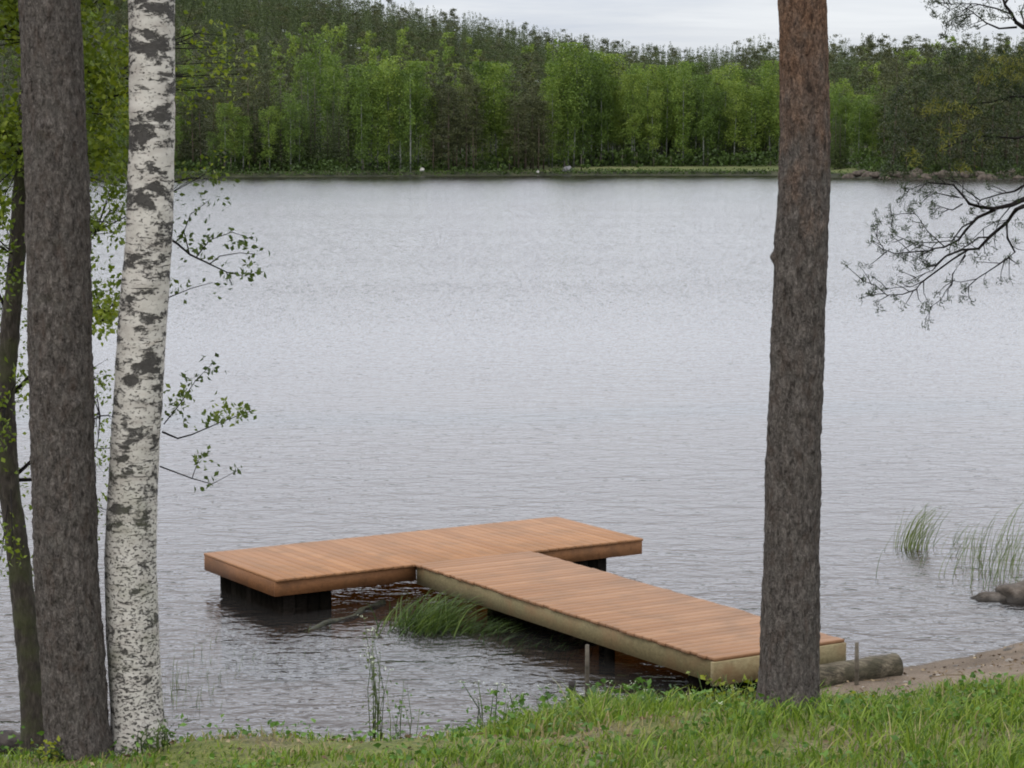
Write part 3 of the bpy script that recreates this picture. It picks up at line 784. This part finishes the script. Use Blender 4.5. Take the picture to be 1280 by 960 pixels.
def far_tree(kind, x, y, H, label, group, wid=1.0, unique=False):
    i = random.randrange(len(TEMPL[kind]))
    z = gz1(x, y)
    cat = 'shrub' if kind == 'shrub' else 'tree'
    if (kind, i) not in PROTO:
        r = thing(NAMES[kind], label, cat, (x, y, z), group)
        cm, tm, ml, mt = TEMPL[kind][i]
        c = link('crown', cm, ml, r); t = link('trunk', tm, mt, r)
        PROTO[kind, i] = (r, c, t)
    else:
        r0, c0, t0 = PROTO[kind, i]
        r = r0.copy(); COL.objects.link(r)
        for ch in (c0, t0):
            d = ch.copy(); d.parent = r; COL.objects.link(d)
        r.location = (x, y, z); tag(r, label, cat, group)
        if not group and 'group' in r: del r['group']
    k = H/TREE_H
    r.scale = (k*wid, k*wid, k); r.rotation_euler = (0, 0, random.uniform(0, 6.28))
    return r

SEG = [  # kind, px range, count, top range in px, distance behind the shore, label, group
 ('spruce', (-90, 250), 22, (40, 130), (4, 22), 'dark spruce on the far shore behind the left pine and birch trunks', 'far spruces behind the left trunks'),
 ('birch', (-90, 250), 12, (80, 150), (3, 12), 'green birch on the far shore behind the left pine and birch trunks', 'far birches behind the left trunks'),
 ('pine', (215, 345), 11, (75, 125), (4, 18), 'dull olive pine on the far shore just right of the white birch trunk', 'far pines right of the birch trunk'),
 ('birch', (262, 312), 4, (128, 165), (2, 6), 'short bright birch low among the dark pines right of the white trunk', 'short far birches among the dark pines'),
 ('spruce', (300, 440), 15, (80, 140), (5, 22), 'dark far spruce between the white trunk and the bright birch stand', 'far spruces left of the bright stand'),
 ('birch', (335, 378), 4, (105, 150), (3, 7), 'small green birch in front of the dark far spruces', 'small birches before the far spruces'),
 ('birch', (385, 424), 4, (34, 75), (22, 36), 'tall pale birch rising above the dark spruces of the left far woods', 'tall birches above the dark spruces'),
 ('birch', (438, 535), 15, (66, 115), (3, 14), 'bright green birch of the stand left of the broad dark pine clump', 'bright birch stand left of the pine clump'),
 ('pine', (536, 600), 9, (84, 125), (2, 9), 'dark brownish pine of the broad clump at the far waterline', 'dark pine clump at the far waterline'),
 ('lowpine', (540, 595), 4, (120, 165), (1, 4), 'low dark pine at the foot of the broad pine clump', 'low pines at the foot of the clump'),
 ('birch', (586, 642), 9, (76, 120), (9, 18), 'light green birch between the two dark pine clumps', 'birches between the two pine clumps'),
 ('pine', (640, 684), 7, (90, 130), (2, 9), 'dark pine of the narrow clump beside the grey shore boulder', 'narrow dark pine clump'),
 ('lowpine', (640, 680), 3, (125, 160), (1, 4), 'low dark pine at the foot of the narrow pine clump', 'low pines at the foot of the narrow clump'),
 ('birch', (682, 768), 17, (52, 110), (7, 24), 'tall bright birch of the high stand right of the narrow pine clump', 'high birch stand right of the narrow clump'),
 ('birch', (765, 975), 40, (76, 116), (14, 32), 'slender birch of the long even row behind the pale far meadow', 'long birch row behind the far meadow'),
 ('spruce', (735, 975), 12, (84, 120), (26, 40), 'dark spruce showing between the slender birches behind the far meadow', 'far spruces among the meadow birches'),
 ('birch', (1030, 1112), 17, (98, 135), (14, 30), 'soft green birch on the far shore right of the near pine trunk', 'far birches right of the near pine trunk'),
 ('spruce', (1041, 1054), 2, (128, 150), (10, 13), 'small dark spruce at the far meadow edge right of the near trunk', 'small spruces at the far meadow edge'),
 ('lowpine', (1112, 1350), 24, (90, 150), (3, 12), 'wide olive pine growing low over the rocks of the right point', 'low pines on the rocky right point'),
 ('pine', (1100, 1350), 22, (56, 110), (10, 34), 'tall olive pine at the back of the rocky right point', 'tall pines on the rocky right point'),
]
for kind, (a, bq), cnt, (t0, t1), (s0, s1), lab, grp in SEG:
    for i in range(cnt):
        px = a+(bq-a)*(i+random.uniform(.1, .9))/cnt
        s = random.uniform(s0, s1)
        y = 370.0
        for _ in range(5):
            x = (px-640)/F*y; y = float(np.interp(x, FX, FY))+s
        x = (px-640)/F*y
        top = random.uniform(t0, t1)
        ztop = at(px, top, y).z
        H = max(4.0, ztop-gz1(x, y))
        far_tree(kind, x, y, H, lab, grp, random.uniform(.85, 1.15)*(20/max(H, 9))**.35)
x, y = (513-640)/F*372, float(np.interp((513-640)/F*372, FX, FY))+1.5
far_tree('bare', x, y, at(513, 82, y).z-gz1(x, y), 'tall birch with a long bare white stem at the far waterline', None, .8)
sh = [(-60, 30), (60, 128), (268, 292), (300, 340), (420, 520), (600, 640), (690, 735), (745, 830), (830, 975), (1040, 1110), (1105, 1140)]
for j, (a, bq) in enumerate(sh):
    lab = ['far shrub under the trees behind the left pine trunk', 'far shrub beside the alder leaves at the left', 'low far shrub under the dark pines right of the white trunk', 'low far shrub under the dark spruces', 'low far shrub below the bright birch stand',
           'low far shrub between the two pine clumps', 'rounded pale green bush beside the grey far boulder', 'low far shrub before the left part of the birch row', 'low far shrub under the long birch row', 'low far shrub right of the near pine trunk', 'yellowish bush where the meadow meets the rocky point'][j]
    nsh = 2 if j in (6, 10) else 4
    for i in range(nsh):
        px = a+(bq-a)*(i+random.uniform(.2, .8))/nsh; y = 370.0; s = random.uniform(2, 5) if j not in (7, 8, 9) else random.uniform(12, 15)
        for _ in range(5): x = (px-640)/F*y; y = float(np.interp(x, FX, FY))+s
        far_tree('shrub', (px-640)/F*y, y, random.uniform(2.2, 4.2), lab, 'shrubs: '+lab)

# the wooded hill behind: one mass
fb = {'far_birch': MB(), 'far_spruce': MB(), 'far_pine': MB()}
lib = {'far_birch': [], 'far_spruce': [], 'far_pine': []}
for k in range(5):
    c = MB(); crown_birch(c, 20, 620, .55, .22, 2.1); lib['far_birch'].append(c)
    c = MB(); crown_spruce(c, 20, 680, .60, 1.75); lib['far_spruce'].append(c)
    c = MB(); crown_pine(c, 20, 760, .52, .16, 2.0); lib['far_pine'].append(c)
def upper(c):
    q = MB(); V = np.concatenate(c.V).reshape(-1, 4, 3); A = np.concatenate(c.A).reshape(-1, 4); k = V[:, 0, 2] > 3.0
    V, A = V[k], A[k]; b_ = np.arange(len(V))[:, None]*4
    q.add(V.reshape(-1, 3), None, np.concatenate([b_+[0, 1, 2], b_+[0, 2, 3]]), a=A.ravel()); return q
libtop = {k: [upper(c) for c in v] for k, v in lib.items()}      # deep in the wood the lower boughs are bare
pts = []
yv = 402.0; 
while yv < 615:
    step = 3.3 if yv < 540 else 2.2
    half = 720/F*yv*1.04
    xv = -half+random.uniform(0, step)
    while xv < half:
        pts.append((xv+random.uniform(-1.6, 1.6), yv+random.uniform(-2, 2))); xv += step*random.uniform(.7, 1.35)
    yv += step*1.25
P2 = np.array(pts); d0 = P2[:, 1]-np.interp(P2[:, 0], FX, FY)
P2 = P2[d0 > 20]
gzs = gz(P2[:, 0], P2[:, 1])
for (x, y), z in zip(P2, gzs):
    patch = mn.noise(Vector((x*.025, y*.02, 3.3)))
    u = random.random()+patch*.5
    kd = 'far_spruce' if u < .60 else ('far_pine' if u < .97 else 'far_birch')
    if y > 485 and random.random() < .92: kd = 'far_spruce' if random.random() < (.95 if y > 530 else .8) else 'far_pine'
    c = random.choice(lib[kd] if y < 415 else libtop[kd]); H = random.uniform(10.5, 15.5) if y < 538 else random.uniform(11.5, 14.5)*(.92 if kd == 'far_birch' else 1); k = H/20
    th = random.uniform(0, 6.28); R = np.array([[math.cos(th), -math.sin(th), 0], [math.sin(th), math.cos(th), 0], [0, 0, 1]])
    tv = random.uniform(-.36, .02)
    off = 0
    V = np.concatenate(c.V)@R.T*k + [x, y, z]
    fb[kd].add(V, None, np.concatenate(c.T), a=np.clip(np.concatenate(c.A)+tv, 0, 1))
# join the three kinds into one object with three materials
Vs = []; Ts = []; As = []; Ms = []; off = 0
mats = ['far_birch', 'far_spruce', 'far_pine']
for mi, kd in enumerate(mats):
    b_ = fb[kd]; V = np.concatenate(b_.V); T = np.concatenate(b_.T)
    Vs.append(V); Ts.append(T+off); As.append(np.concatenate(b_.A)); Ms.append(np.full(len(T), mi, np.int32)); off += len(V)
me = mesh_np('forest', np.concatenate(Vs), [np.concatenate(Ts)], {'tint': np.concatenate(As)})
for k in mats: me.materials.append(M[k])
mi = np.concatenate(Ms)
if len(mi) == len(me.polygons): me.polygons.foreach_set('material_index', mi)
fo = bpy.data.objects.new('forest', me); COL.objects.link(fo)
tag(fo, 'mixed spruce, pine and birch forest covering the hill across the lake', 'forest', kind='stuff')

m = MB(); nn_ = 34000
xx = rng.uniform(-120, 130, nn_); ss = np.where(rng.random(nn_) < .6, rng.uniform(13, 24, nn_), rng.uniform(17, 44, nn_))
fyv = np.interp(xx, FX, FY); left = (xx < 2)|(xx > 55)
ss = np.where(left & (rng.random(nn_) < .7), ss*.45+rng.uniform(-4, 0, nn_), ss); ss = np.maximum(ss, np.where(left, .4, 1.0))
hh = rng.random(nn_)**1.2*(2.4+1.8*np.array([mn.noise(Vector((a*.16, 3, 1))) for a in xx]))*np.clip(ss/9, .35, 1)
xb = rng.uniform(-120, 130, 7000); sb = rng.uniform(.1, 1.8, 7000); yb = np.interp(xb, FX, FY)+sb
m.leaves(np.stack([xb, yb, gz(xb, yb)+.45*rng.random(7000)**2], 1), .25+.3*rng.random(7000), rng.random(7000)*.25)
m.leaves(np.stack([xx, fyv+ss, gz(xx, fyv+ss)+.1+hh], 1), .35+.4*rng.random(nn_), rng.random(nn_)*.32, aspect=.8)
tag(m.obj('undergrowth', M['far_shrub']), 'dark green undergrowth between the trunks along the far shore', 'undergrowth', kind='stuff')

# ------------------------------------------------------------------ rocks
def rock(name, loc, size, mat, label, cat='rock', group=None, seed=0, sub=4, rz=0.0, rough=.22):
    import bmesh
    bm = bmesh.new(); bmesh.ops.create_icosphere(bm, subdivisions=sub, radius=1)
    for v in bm.verts:
        p = v.co.copy()
        d = 1+rough*mn.noise(p*1.1+Vector((seed, 0, 0)))*1.6+rough*.5*mn.noise(p*2.7+Vector((0, seed, 0)))+.06*mn.noise(p*7)
        v.co = Vector((p.x*d*size[0], p.y*d*size[1], p.z*d*size[2]))
    me = bpy.data.meshes.new(name); bm.to_mesh(me); bm.free()
    for p in me.polygons: p.use_smooth = True
    o = link(name, me, mat); o.location = loc; o.rotation_euler = (0, 0, rz)
    return tag(o, label, cat, group)
q = onz(1272, 748)
rock('boulder', (q.x+.10, q.y, .02), (.30, .26, .17), M['rock'], 'brown half-sunken boulder in the water at the right edge', 'rock', seed=3)
q = onz(1237, 750)
rock('boulder', (q.x, q.y+.05, .0), (.17, .15, .075), M['rock'], 'small dark wet stone just left of the brown boulder', 'rock', seed=8)
def fr(px, s, sz, mat, lab, cat='rock', grp=None, seed=0, dz=0.0):
    y = 370.0
    for _ in range(5): x = (px-640)/F*y; y = float(np.interp(x, FX, FY))+s
    x = (px-640)/F*y
    rock('boulder', (x, y, gz1(x, y)+dz), sz, mat, lab, cat, grp, seed, 3)
fr(528, 1.5, (.40, .36, .36), M['pale_rock'], 'small white boulder on the far shore beside the bare birch stem', seed=1, dz=.3)
fr(672, .8, (.30, .3, .32), M['pale_rock'], 'tiny white stone on the far shore left of the grey boulder', seed=2, dz=.1)
fr(709, 1.8, (.9, .7, .6), M['grey_rock'], 'grey boulder on the far shore where the meadow strip begins', seed=5, dz=.2)
for i in range(26):
    px = 1062+i*10.5+random.uniform(-3, 3)
    fr(px, random.uniform(-.3, 1.6), (random.uniform(.6, 1.5), .8, random.uniform(.4, .95)), M['far_rock'], 'brown rock on the waterline of the wooded right point', 'rock', 'rocks along the right point', 10+i)

# ------------------------------------------------------------------ logs and sticks near the shore
def log(name, p0, p1, r0, r1, mat, label, cat, n=14, wob_=.01):
    p0, p1 = Vector(p0), Vector(p1); c = (p0+p1)/2
    o = thing if False else None
    m = MB(); k = 14; P = []; R = []
    for i in range(k+1):
        t = i/k; P.append(p0.lerp(p1, t)+Vector((mn.noise(Vector((t*4, 1, 2)))*wob_, 0, mn.noise(Vector((t*4, 5, 2)))*wob_))); R.append((r0+(r1-r0)*t)*(1+.08*mn.noise(Vector((t*7, 3, 8)))))
    m.tube(P, R, n)
    me = m.mesh(name, False)
    V = np.zeros(len(me.vertices)*3, np.float32); me.vertices.foreach_get('co', V); V = V.reshape(-1, 3)-np.array(c); me.vertices.foreach_set('co', V.ravel())
    ob = link(name, me, mat); ob.location = c
    return tag(ob, label, cat)
q0 = at(985, 858, 19.35); q1 = at(1120, 834, 19.9)
log('log', (q0.x, q0.y, .10), (q1.x, q1.y, .135), .12, .115, M['log'], 'pale weathered log at the waterline behind the jetty end', 'log', 16)
q0 = onz(-60, 934, .05); q1 = onz(44, 934, .05)
log('log', (q0.x, 17.2, .16), (q1.x, 17.25, .14), .12, .09, M['dark_log'], 'dark rotten log at the water edge behind the left trunks', 'log', 12, .05)
q0 = onz(356, 798); q1 = onz(480, 754)
log('sunken_branch', (q0.x, q0.y, -.03), (q1.x, q1.y, .01), .022, .036, M['sunk_log'], 'algae covered branch afloat beside the jetty left crib', 'branch', 10, .12)
def stick(px, py0, py1, Y, r, mat, label, lean=0):
    m = MB(); p0 = at(px, py0, Y); p1 = at(px+lean, py1, Y); c = p0.copy()
    m.tube([p0-c-Vector((0, 0, .25)), (p1-c)*.5, p1-c], [r, r*.95, r*.85], 8)
    o = m.obj('stake', mat); o.location = c
    return tag(o, label, 'stake')
stick(734, 848, 806, 19.3, .020, M['stick'], 'thin pale stake in the water beneath the jetty walkway')
stick(715, 885, 851, 16.6, .030, M['dark_log'], 'short dark stake in the grass left of the leafy weeds')
stick(1071, 852, 803, 19.3, .020, M['stick'], 'grey stake beside the jetty end in front of the pale log')

# ------------------------------------------------------------------ sedge, reeds, weeds
def blades(mbx, C, L, W, lean, droop, lo=0., hi=1., seg=4, spread=.35):
    n = len(C); C = np.asarray(C, float)
    a = rng.random(n)*2*PI; sidev = np.stack([np.cos(a), np.sin(a), np.zeros(n)], 1)
    ln = np.asarray(lean)[None]*(.6+.8*rng.random((n, 1)))+rng.normal(size=(n, 3))*[spread, spread, 0]
    L = np.broadcast_to(np.asarray(L, float), (n,))*(.6+.6*rng.random(n))
    rows = []
    for k in range(seg+1):
        t = k/seg
        c = C+np.array([0, 0, 1.])*(L*(t-droop*t**3*.8))[:, None]+ln*(L*(t*.5+.5*t*t*(1+droop)))[:, None]
        wv = sidev*(W*.5*(1-t**1.6)+.0006)
        rows += [c-wv, c+wv]
    V = np.stack(rows, 1).reshape(-1, 3); st_ = (seg+1)*2
    b_ = np.arange(n)[:, None]*st_
    Q = np.concatenate([b_+[2*k, 2*k+1, 2*k+3, 2*k+2] for k in range(seg)])
    mbx.add(V, Q, a=np.repeat(lo+(hi-lo)*rng.random(n), st_))
def clump(name, label, cat, loc, n, sx, sy, L, W, lean, droop, mat, lo=0., hi=1., group=None, spread=.3):
    m = MB(); C = rng.normal(size=(n, 3))*[sx, sy, 0]; C[:, 2] = -.12
    blades(m, C, L, W, lean, droop, lo, hi, spread=spread)
    o = m.obj(name, mat); o.location = loc
    return tag(o, label, cat, group)
q = onz(527, 783); clump('sedge_tuft', 'thick green sedge tuft in the water beside the jetty walkway', 'sedge', (q.x, q.y, 0), 480, .16, .22, .52, .014, (.45, .0, 0), .35, M['sedge'])
q = onz(582, 788); clump('sedge_tuft', 'darker sedge tuft drooping beneath the jetty walkway edge', 'sedge', (q.x, q.y, 0), 260, .20, .16, .34, .013, (.55, 0, 0), .5, M['sedge'], 0, .7)
q = onz(650, 812); clump('sedge_tuft', 'sparse brownish sedge under the middle of the walkway', 'sedge', (q.x, q.y+.2, 0), 90, .35, .2, .26, .011, (.5, 0, 0), .4, M['sedge'], 0, .5)
q = onz(1139, 686); clump('reed_clump', 'dense tuft of reeds in the water right of the near pine', 'reeds', (q.x, q.y, 0), 80, .11, .12, .92, .008, (.26, 0, 0), .45, M['reed'], 0, .9, spread=.12)
q = onz(1246, 718); clump('reed_clump', 'sparse reeds standing behind the brown boulder', 'reeds', (q.x, q.y, 0), 120, .34, .55, .9, .007, (.20, 0, 0), .35, M['reed'], 0, .8, spread=.12)
q = onz(1195, 690); clump('reed_clump', 'few thin reeds between the dense tuft and the boulder', 'reeds', (q.x, q.y, 0), 26, .18, .4, .55, .008, (.25, 0, 0), .4, M['reed'], 0, .7, spread=.12)
q = onz(1290, 690); clump('reed_clump', 'tall reeds cut by the right edge of the view', 'reeds', (q.x, q.y, 0), 60, .22, .5, .9, .007, (.25, 0, 0), .4, M['reed'], 0, .8, spread=.12)
q = onz(300, 835); tag(clump('reed_clump', 'thinly scattered water grass in front of the jetty left end', 'reeds', (q.x, q.y, 0), 90, .45, .9, .22, .007, (.1, 0, 0), .2, M['reed'], 0, .6, spread=.15), kind='stuff')
q = onz(235, 860); tag(clump('reed_clump', 'thin water grass close to the white birch trunk', 'reeds', (q.x, q.y, 0), 70, .22, .6, .28, .007, (.05, 0, 0), .15, M['reed'], 0, .6, spread=.12), kind='stuff')
q = onz(420, 790); tag(clump('reed_clump', 'short water grass around the floating branch', 'reeds', (q.x, q.y, 0), 60, .35, .25, .16, .008, (.2, 0, 0), .3, M['reed'], 0, .8, spread=.2), kind='stuff')
q = onz(800, 850); clump('sedge_tuft', 'yellowish grass under the shore end of the walkway', 'sedge', (q.x, q.y, gz1(q.x, q.y)), 260, .38, .22, .30, .011, (-.1, 0, 0), .3, M['reed'], .2, .9)

def weed(px, py, Y, n_st, h, spread, mat, label, leaf=.05, nl=12, flowers=False, name='leafy_weed', stemmat='sedge', sr=1.0):
    x = (px-640)/F*Y; z0 = gz1(x, Y)
    r = thing(name, label, 'weed', (x, Y, z0))
    m = MB(); f = MB(); fl = MB()
    for i in range(n_st):
        bx, by = random.gauss(0, spread), random.gauss(0, spread*.7); hh = h*random.uniform(.55, 1.05)
        p = [Vector((bx, by, -.03)), Vector((bx+random.gauss(0, .02), by, hh*.5)), Vector((bx+random.gauss(0, .04), by+random.gauss(0, .03), hh))]
        m.tube(p, [.005*sr, .004*sr, .002*sr], 4, a=random.random())
        C = []
        for k in range(nl):
            t = random.uniform(.1, 1); c = p[0].lerp(p[2], t); C.append(np.array(c)+rng.normal(size=3)*[.035, .035, .012])
        f.leaves(np.array(C), leaf*(.5+.8*rng.random(nl)), rng.random(nl), flat=.5)
        if flowers and random.random() < .5:
            C = np.array(p[2])+rng.normal(size=(8, 3))*[.02, .02, .006]; fl.leaves(C, .012, .5)
    m.obj('stems', M[stemmat], r); f.obj('leaves', mat, r)
    if fl.n: fl.obj('flowers', M['flower'], r)
    return r
weed(465, 900, 14.2, 12, .88, .04, M['reed'], 'tall thin pale weed stalks rising before the water left of centre', .026, 16, True, stemmat='reed', sr=.6)
weed(502, 905, 14.3, 8, .48, .05, M['weed'], 'shorter weed stalks just right of the tall pale stalks', .026, 12, stemmat='reed', sr=.6)
weed(630, 895, 15.2, 10, .38, .14, M['weed'], 'slim green weeds at the bank edge below the walkway', .04, 9, True)
weed(585, 905, 15.0, 4, .16, .06, M['weed'], 'small weeds left of the slim green weeds', .035, 9)
weed(790, 880, 16.0, 60, .29, .30, M['weed'], 'broad patch of leafy green weeds beneath the jetty walkway', .07, 14, True)
weed(860, 885, 15.6, 36, .27, .24, M['weed'], 'leafy weeds below the shore corner of the jetty', .065, 14, True)
weed(733, 880, 16.0, 10, .22, .12, M['weed'], 'pale topped weeds beside the short dark stake', .05, 10, True)
weed(928, 893, 14.8, 16, .27, .09, M['yellow_weed'], 'yellow-green sprout at the foot of the right pine', .05, 10)
weed(968, 905, 13.4, 8, .12, .08, M['weed'], 'small pale leafed weed in front of the right pine foot', .04, 10, True)
weed(1085, 900, 14.0, 6, .2, .05, M['yellow_weed'], 'narrow yellowish weed right of the pine foot', .04, 10)
weed(1262, 880, 14.8, 14, .18, .12, M['weed'], 'dark leafed weed at the right edge above the grass', .05, 12)
weed(52, 945, 12.95, 7, .14, .05, M['yellow_weed'], 'yellow-green weed at the foot of the left pine', .04, 9)
weed(185, 905, 13.0, 10, .2, .05, M['sedge'], 'green weed growing against the foot of the birch', .03, 10)

# grass over the bank
def grass_field(n):
    x = rng.uniform(-7.5, 8.5, n); y = rng.uniform(10.6, 23.5, n)
    z = gz(x, y)
    f1 = np.array([mn.noise(Vector((a*.9, b*.9, 0))) for a, b in zip(x, y)])
    f2 = np.array([mn.noise(Vector((a*3.1, b*3.1, 7))) for a, b in zip(x, y)])
    keep = z > .34-.16*(x < 1.5)+.40*np.clip((x-2.2)*.9, 0, 1)+f2*.22
    path = np.exp(-((y-(13.15+.12*np.sin(x*2.2)))/.30)**2)*np.clip((x+2.4)*1.4, 0, 1)*np.clip((1.35-x)*2, 0, 1)   # trodden dry strip
    dens = np.clip(.75+f1*1.0+f2*.8, .25, 1)*(1-.62*path)
    dens = dens*np.where(y < 17.5, 1, .6)
    keep &= rng.random(n) < dens
    edge = np.exp(-((z-.85)/.35)**2)
    h = (.045+.10*rng.random(n)**1.6)*(1+.6*f1+.5*f2)*(1-.4*path)*(1+.40*np.clip((x-.8)*.6, 0, 1)*(y < 16))*(1+.30*edge*(x < 2.2)*(x > -.2))*np.where(x < -.5, .72, 1)*(1-.45*np.clip((x-1.8)*1.5, 0, 1)*np.clip((y-14.6)*.7, 0, 1))*(1-.45*np.exp(-((y-12.75)/.35)**2)*(x < 1.2))
    dry = np.clip((rng.random(n) < (.05+.75*path+.10*(f2 > .25)+.18*(z < .55)))*rng.uniform(.5, 1, n), 0, 1)
    x, y, z, h, dry = x[keep], y[keep], z[keep], h[keep], dry[keep]
    n = len(x); C = np.stack([x, y, z-.01], 1)
    a = rng.random(n)*2*PI; sv = np.stack([np.cos(a), np.sin(a), np.zeros(n)], 1)
    ln = rng.normal(size=(n, 3))*[.42, .42, 0]+[.12, 0, 0]
    W = .0035+.004*rng.random(n)
    rows = []
    for t in (0, .4, .75):
        c = C+np.array([0, 0, 1.])*(h*(t-.12*t**3))[:, None]+ln*(h*t*t)[:, None]
        wv = sv*(W*(1-t*.6))[:, None]; rows += [c-wv, c+wv]
    rows.append(C+np.array([0, 0, .88])*h[:, None]+ln*h[:, None]*1.2)
    V = np.stack(rows, 1).reshape(-1, 3); b_ = np.arange(n)[:, None]*7
    Q = np.concatenate([b_+[0, 1, 3, 2], b_+[2, 3, 5, 4]]); T = b_+[4, 5, 6]
    me = mesh_np('grass', V, [Q, T], {'tint': np.repeat(rng.random(n), 7), 'dry': np.repeat(dry, 7)})
    return tag(link('grass', me, M['grass']), 'bright green grass covering the bank in the foreground', 'grass', kind='stuff')
grass_field(230000)
# small broad leaves growing through the grass
m = MB(); nn_ = 16000
x = rng.uniform(-7, 8, nn_); y = rng.uniform(11, 20, nn_); z = gz(x, y)
f = np.array([mn.noise(Vector((a*1.7, b*1.7, 21))) for a, b in zip(x, y)])
k = (f > .02)&(z > .3+.5*(x > 2.2)); x, y, z, f = x[k], y[k], z[k], f[k]
hgt = (.03+.13*rng.random(len(x))*(.5+f*1.6))*(1+.8*np.exp(-((z-.7)/.25)**2)*(x < 2.4)*(x > -.3))
m.leaves(np.stack([x, y, z+hgt], 1), .022+.035*rng.random(len(x)), rng.random(len(x)), flat=.45, aspect=.7)
tag(m.obj('ground_cover', M['weed']), 'low broad leaved ground cover among the grass of the bank', 'ground cover', kind='stuff')

# dead leaves, needles and twigs on the bare soil and the beach; pebbles at the waterline
m = MB(); nn_ = 5200
x = rng.uniform(-5, 7.5, nn_); y = rng.uniform(11.5, 21.5, nn_); z = gz(x, y); k = z > .03
x, y, z = x[k], y[k], z[k]
m.leaves(np.stack([x, y, z+.012+.012*rng.random(len(x))], 1), .018+.035*rng.random(len(x)), rng.random(len(x)), flat=.85, aspect=.5)
for _ in range(170):
    a_, b_ = random.uniform(-4, 6.5), random.uniform(12, 21); zz = gz1(a_, b_)
    if zz < .03: continue
    t_ = random.uniform(0, 6.28); L_ = random.uniform(.05, .22)
    m.tube([(a_, b_, zz+.012), (a_+math.cos(t_)*L_, b_+math.sin(t_)*L_, gz1(a_+math.cos(t_)*L_, b_+math.sin(t_)*L_)+.016)], [.005, .003], 4, a=random.random())
tag(m.obj('litter', simple('dead leaves', lambda n: pbr(n, n.ramp(n.attr('tint'), [(0, (.045, .03, .018)), (.6, (.15, .10, .055)), (1, (.30, .24, .15))]), .9))), 'brown dead leaves and twigs scattered over the bank', 'litter', kind='stuff')
m = MB()
for _ in range(420):
    a_ = random.uniform(2.2, 8); b_ = random.uniform(18, 23); zz = gz1(a_, b_)
    if zz < -.1 or zz > .35: continue
    r_ = .010+.035*random.random()**3; V = []; nsd = 7
    for q_ in range(4):
        ph = PI/2*q_/3
        for j_ in range(nsd):
            V.append((a_+math.cos(6.283*j_/nsd)*r_*math.cos(ph)*random.uniform(.8, 1.3), b_+math.sin(6.283*j_/nsd)*r_*math.cos(ph), zz-.004+math.sin(ph)*r_*.7))
    m.add(V, [(q_*nsd+j_, q_*nsd+(j_+1) % nsd, (q_+1)*nsd+(j_+1) % nsd, (q_+1)*nsd+j_) for q_ in range(3) for j_ in range(nsd)], a=random.random())
tag(m.obj('pebbles', simple('pebble stone', lambda n: pbr(n, n.ramp(n.attr('tint'), [(0, (.05, .045, .04)), (.6, (.16, .14, .12)), (1, (.32, .30, .27))]), .8))), 'small grey and brown pebbles along the sandy waterline', 'pebbles', kind='stuff')

# ------------------------------------------------------------------ light
SUN_EL, SUN_AZ = math.radians(48), math.radians(215)     # azimuth clockwise from +Y
wld = bpy.data.worlds.new('World'); S.world = wld; wld.use_nodes = True
nt = wld.node_tree; nt.nodes.clear(); n = N(nt)
sky = n('TexSky', sky_type='NISHITA', sun_disc=False, sun_elevation=SUN_EL, sun_rotation=SUN_AZ, altitude=100.0, air_density=1.0, dust_density=2.0, ozone_density=1.0)
gc = n.coord('Generated')
z = n('SeparateXYZ', {0: gc}).outputs[2]
# a veil of grey cloud: brighter overhead than at the horizon, with long streaks
grad = n.ramp(n.math('MAXIMUM', z, 0.0), [(0.0, (.74, .77, .81)), (.065, (.84, .87, .92)), (.14, (1.52, 1.57, 1.62)), (.30, (2.0, 2.06, 2.11)), (1.0, (2.3, 2.3, 2.34))])
cl = n.noise(n.mapping(gc, (2.2, 2.2, 24)), 2.4, 6, .58, .4)
tone = n.ramp(cl, [(.30, (.80, .83, .90)), (.52, (1.0, 1.0, 1.01)), (.70, (1.16, 1.15, 1.13))])
veil = n.mix(1.0, n.mix(1.0, grad, tone, 'MULTIPLY'), (10, 10, 10), 'MULTIPLY')
colr = n.mix(.86, sky.outputs[0], veil)
bg = n('Background', {'Color': colr, 'Strength': .1})
ow = nt.nodes.new('ShaderNodeOutputWorld'); nt.links.new(bg.outputs[0], ow.inputs[0])
sl = bpy.data.lights.new('sun', 'SUN'); sl.energy = 1.3; sl.angle = math.radians(25); sl.color = (1, .95, .88)
so = bpy.data.objects.new('sun', sl); COL.objects.link(so)
dv = Vector((math.sin(SUN_AZ)*math.cos(SUN_EL), math.cos(SUN_AZ)*math.cos(SUN_EL), math.sin(SUN_EL)))
so.rotation_euler = dv.to_track_quat('Z', 'Y').to_euler(); so.location = dv*50

# ------------------------------------------------------------------ camera, render
cd = bpy.data.cameras.new('camera'); cam = bpy.data.objects.new('camera', cd); COL.objects.link(cam)
cam.location = (0, 0, HC); cam.rotation_euler = (PI/2-PITCH, 0, 0)
cd.sensor_width = 36; cd.lens = 36*F/1280; cd.clip_start = .1; cd.clip_end = 6000
S.camera = cam
S.render.resolution_x, S.render.resolution_y = 1024, 768
S.view_settings.view_transform = 'Standard'; S.view_settings.look = 'None'; S.view_settings.gamma = 1
S.view_settings.exposure = 0.0
S.cycles.use_denoising = True
S.cycles.max_bounces = 6; S.cycles.transparent_max_bounces = 8
S.cycles.filter_width = 1.9
